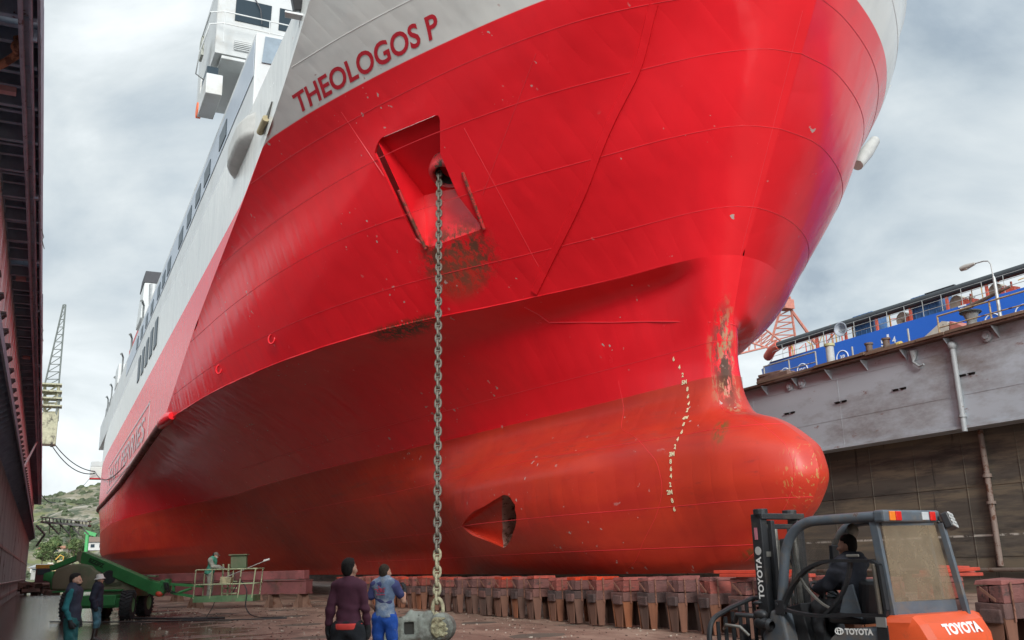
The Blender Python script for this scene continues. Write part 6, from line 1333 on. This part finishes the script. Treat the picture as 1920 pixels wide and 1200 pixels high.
# ---- far shore
def hill_mat():
    m=mat('hillside',(.17,.15,.10),.95,var=.25,scale=.04); nt=m.node_tree; N=nt.nodes; L=nt.links; b=N['Principled BSDF']; src=b.inputs['Base Color'].links[0].from_socket
    tc=[n for n in N if n.type=='TEX_COORD'][0]
    def nz(s,d,ro=.7):
        n=N.new('ShaderNodeTexNoise'); n.inputs['Scale'].default_value=s; n.inputs['Detail'].default_value=d; n.inputs['Roughness'].default_value=ro; L.new(tc.outputs['Object'],n.inputs['Vector']); return n.outputs['Fac']
    def mix(f,a,b_,c1,c2):
        r=N.new('ShaderNodeMapRange'); r.inputs['From Min'].default_value=a; r.inputs['From Max'].default_value=b_; L.new(f,r.inputs['Value']); x=N.new('ShaderNodeMix'); x.data_type='RGBA'; L.new(r.outputs['Result'],x.inputs[0]); L.new(c1,x.inputs[6]); x.inputs[7].default_value=(*c2,1); return x.outputs[2]
    c=mix(nz(.05,6),.5,.62,src,(.30,.27,.22)); c=mix(nz(.09,8),.47,.55,c,(.05,.065,.035)); c=mix(nz(.03,4),.52,.6,c,(.13,.14,.05)); L.new(c,b.inputs['Base Color']); return m
mb=MB(); G=[]
for i,y in enumerate(np.linspace(300,1000,60)):
    G.append([(x,y,-1+ (max(0,(y-330))/500.)**1.1*72*(.72+.28*math.sin(x*.006+.6)+.0012*(x))*(1-.35*max(0,(y-820)/180))+3*math.sin(x*.05+y*.03)+2*math.sin(x*.11-y*.07)+1.2*random.random()) for x in np.linspace(-400,700,90)])
hill_grid=np.array(G); mb.grid(G); tag(mb.build('hills',hill_mat(),smooth=70),None,None,None,'structure')
def hz(x,y):
    i=int(np.clip((y-300)/700*59,0,58)); k=int(np.clip((x+400)/1100*89,0,88)); return float(hill_grid[i,k,2])
SHM=M('scrub_green',(.055,.07,.035),.95,var=.4,scale=.2); mb=MB(); rs=np.random.RandomState(11)
for _ in range(2600):
    y=rs.uniform(380,900); x=rs.uniform(-60,75)*(y/600); r=rs.uniform(.8,2.4)*(.6+y/900); z=hz(x,y)
    vs=[];n=7
    for a in range(3):
        for k in range(n): t=2*math.pi*k/n+a*.4; rr=r*(1,.9,.35)[a]*rs.uniform(.7,1.2); vs.append((x+rr*math.cos(t),y+rr*math.sin(t),z+r*(-.2,.45,.95)[a]*rs.uniform(.8,1.1)))
    mb.add(vs,[(a*n+k,a*n+(k+1)%n,(a+1)*n+(k+1)%n,(a+1)*n+k) for a in range(2) for k in range(n)]+[tuple(range(2*n,3*n))])
tag(mb.build('scrub',SHM),'dark green scrub dotted over the pale hillside behind the dock','scrub',None,'stuff')
# trees near the shore
LF=[M('leaf_dark',(.030,.055,.022),.9,var=.4,scale=.6),M('leaf_mid',(.07,.11,.035),.9,var=.4,scale=.6),M('leaf_light',(.11,.14,.05),.9,var=.4,scale=.6)]; BK=M('bark',(.10,.07,.05),.9)
def tree(label,px,py,d,h_,w_,kind,tall=False):
    p=atd(px,py,d); t=thing('tree',label,'tree',p,0,'trees on the shore beyond the dock'); rs=np.random.RandomState(int(px*7+py)); mb=MB(); mb.tube([(0,0,-1),(0,.1,h_*.3),(.1,0,h_*.75)],.2,6,radii=[h_*.03,h_*.022,h_*.008])
    for k in range(5): a=rs.uniform(0,6.28); z=h_*rs.uniform(.25,.5); mb.tube([(0,0,z),(w_*.3*math.cos(a),w_*.3*math.sin(a),z+h_*.2)],.05,5,radii=[h_*.012,h_*.005])
    mb.build('trunk',BK,t)
    mb=MB(); cl=[]
    for k in range(16):
        a=rs.uniform(0,6.28); z=rs.uniform(.28,1.); rr=w_*.5*(1-z**2*.8 if not tall else 1.05-z)*rs.uniform(.3,1.); cl.append(((rr*math.cos(a),rr*math.sin(a),h_*z),w_*rs.uniform(.16,.28)))
    for c,r in cl:
        for _ in range(90):
            v=rs.randn(3); v/=np.linalg.norm(v); q=np.array(c)+v*r*rs.uniform(.4,1.)*np.array([1,1,.75]); s=r*.22*rs.uniform(.6,1.4); u=rs.randn(3); u/=np.linalg.norm(u); w=np.cross(u,v); mb.add([q-u*s,q+w*s*.6,q+u*s,q-w*s*.6],[(0,1,2,3)],mi=(kind+int(rs.rand()<.3))%3)
    mb.build('crown',LF,t)
tree('tall dark conifer rising behind boom of the lift',128,1045,240,9,4.2,0,True); tree('broad green tree in front of red roofed house, left of the conifer',96,1062,230,6.2,7,1); tree('bushy green tree beside the conifer on its right',137,1052,225,5.2,4.5,1); tree('low olive tree nearest the left dock wall',78,1062,215,5,4.5,1); tree('small pale green tree below the footbridge right side',150,1050,250,5,4,2); tree('pale bush at foot of red roofed house',112,1066,220,3.6,5,2)
# buildings
def house(label,px0,px1,pyb,pyt,d,wall,roof,rz=0):
    a=atd(px0,pyb,d);b=atd(px1,pyb,d);c_=atd(px0,pyt,d); w=(b-a).length; h_=c_.z-a.z; m=(a+b)/2; t=thing('house',label,'building',(m.x,m.y,a.z),math.atan2(b.y-a.y,b.x-a.x)+rz)
    mb=MB(); mb.box((0,3,h_*.3),(w,6,h_*.6)); mb.build('wall',wall,t)
    mb=MB(); mb.prism([(-w/2-.4,-.5,h_*.6),(-w/2-.4,6.5,h_*.6),(-w/2-.4,3,h_)],(w+.8,0,0)); mb.build('roof',roof,t)
    n=max(2,int(w/2.6))
    for k in range(n):
        mb=MB(); mb.box((-w/2+w*(k+.5)/n,-.02,h_*.32),(.9,.06,h_*.24)); mb.build('window',GLS,t)
RF=M('roof_tiles',(.34,.15,.09),.85,var=.2,scale=1.5); WA=M('wall_cream_house',(.45,.40,.32),.85); WW=M('wall_white_house',(.50,.50,.48),.85)
house('long low cream house with terracotta roof beyond dock, left of conifer',70,117,1038,1024,260,WA,RF); house('pale multi window building beside stern of the ferry',166,196,1032,1006,235,WW,M('roof_brown',(.17,.12,.09),.8),.5); house('small house with orange roof behind the boom of lift',138,158,1034,1024,270,WA,RF); house('white shed beyond dock end beside left wall',56,88,1074,1058,190,WW,M('roof_grey',(.3,.3,.3),.7))
# green post with bracket
p=atd(161,1036,185); t=thing('signal_post','bright green post with angled top arm near the ferry stern','post',p); GB=M('green_bright',(.06,.32,.10),.5); mb=MB(); mb.tube([(0,0,-4),(0,0,3.5)],.35,8); mb.build('shaft',GB,t,smooth=50); mb=MB(); mb.box((.5,0,3.7),(2.2,.6,.7),Matrix.Rotation(.3,3,'Y')); mb.build('arm',GB,t)
# vehicles and clutter at the far end of the dock
def clutter():
    p=at(61,1088,y=140); t=thing('dump_truck','small maroon work vehicle with yellow roof at far end beside left wall','vehicle',(p.x+1.2,p.y,0)); MAR_=M('truck_maroon',(.10,.03,.04),.6); YL=M('truck_yellow',(.60,.33,.04),.5)
    mb=MB(); mb.box((0,1.5,1.7),(1.9,3.5,1.9)); mb.build('body',MAR_,t,bevel=.1)
    mb=MB(); mb.box((0,1.0,2.9),(2.0,2.2,.5)); mb.build('cab_roof',YL,t,bevel=.05); mb=MB(); mb.box((0,-.28,2.2),(1.5,.05,.7)); mb.build('windscreen',GLS,t)
    for x in (-.8,.8):
        mb=MB(); mb.lathe([(.2,-.2),(.5,-.2),(.52,0),(.5,.2),(.2,.2)],(x,.6,.5),(1,0,0),16); mb.build('wheel',TY,t,smooth=40)
    HEAP=M('scrap_brown',(.12,.075,.06),.9,var=.5,scale=.8); rs=np.random.RandomState(6); mb=MB()
    for _ in range(70): mb.box((rs.uniform(-1.8,2.4),rs.uniform(-2,2),rs.uniform(.1,1.0)),(rs.uniform(.2,1.6),rs.uniform(.1,.5),rs.uniform(.1,.5)),Matrix.Rotation(rs.uniform(0,3),3,'Z')@Matrix.Rotation(rs.uniform(-.5,.5),3,'X'))
    p=at(62,1095,y=105); o=mb.build('scrap_heap',HEAP,None,loc=(p.x+.6,p.y,0)); tag(o,'heap of brown scrap timber and steel on floor far left','scrap')
    YB=M('digger_yellow',(.55,.30,.05),.6); p=atd(113,1058,200); t=thing('digger','yellow excavator arm and body seen beyond boom lift hood','digger',p); t.scale=(.45,.45,.6); mb=MB(); mb.box((0,0,-.5),(3,2.5,1.6)); mb.build('body',YB,t,bevel=.1); mb=MB(); mb.tube([(.6,0,0),(1.2,0,2.6),(-.4,0,3.2),(-2.2,0,1.6)],.22,6); mb.build('arm',YB,t); mb=MB(); mb.box((.2,0,.9),(1.2,1.4,1.3)); mb.build('cab',M('cab_blue_grey',(.20,.25,.30),.4),t,bevel=.1)
    rs=np.random.RandomState(12); cols=[(.5,.48,.42),(.45,.2,.1),(.2,.28,.35),(.5,.4,.2),(.3,.3,.28)]
    for k,(px,py,lab) in enumerate(((92,1070,'white crate stack seen left of the boom lift hood'),(101,1073,'rust coloured container end beside left wall beyond lift'),(84,1073,'pale pallet of goods at far end of dock'),(110,1066,'grey blue cabin box beyond boom lift hood'),(72,1076,'beige bin nearest the maroon work vehicle'))):
        p=atd(px,py,175); mb=MB(); mb.box((0,0,-.2),(rs.uniform(1.4,2.6),1.6,rs.uniform(1.6,2.6))); mb.box((.1,0,1.2),(1.0,1.2,.5)); mb.box((0,-.85,0),(.9,.06,1.2)); o=mb.build('crate',M('crate_%s'%['cream','rust','blue','tan','grey'][k],cols[k],.7,dirt=.3),None,bevel=.05,loc=p); tag(o,lab,'crate','goods at the far end of the dock')
clutter()
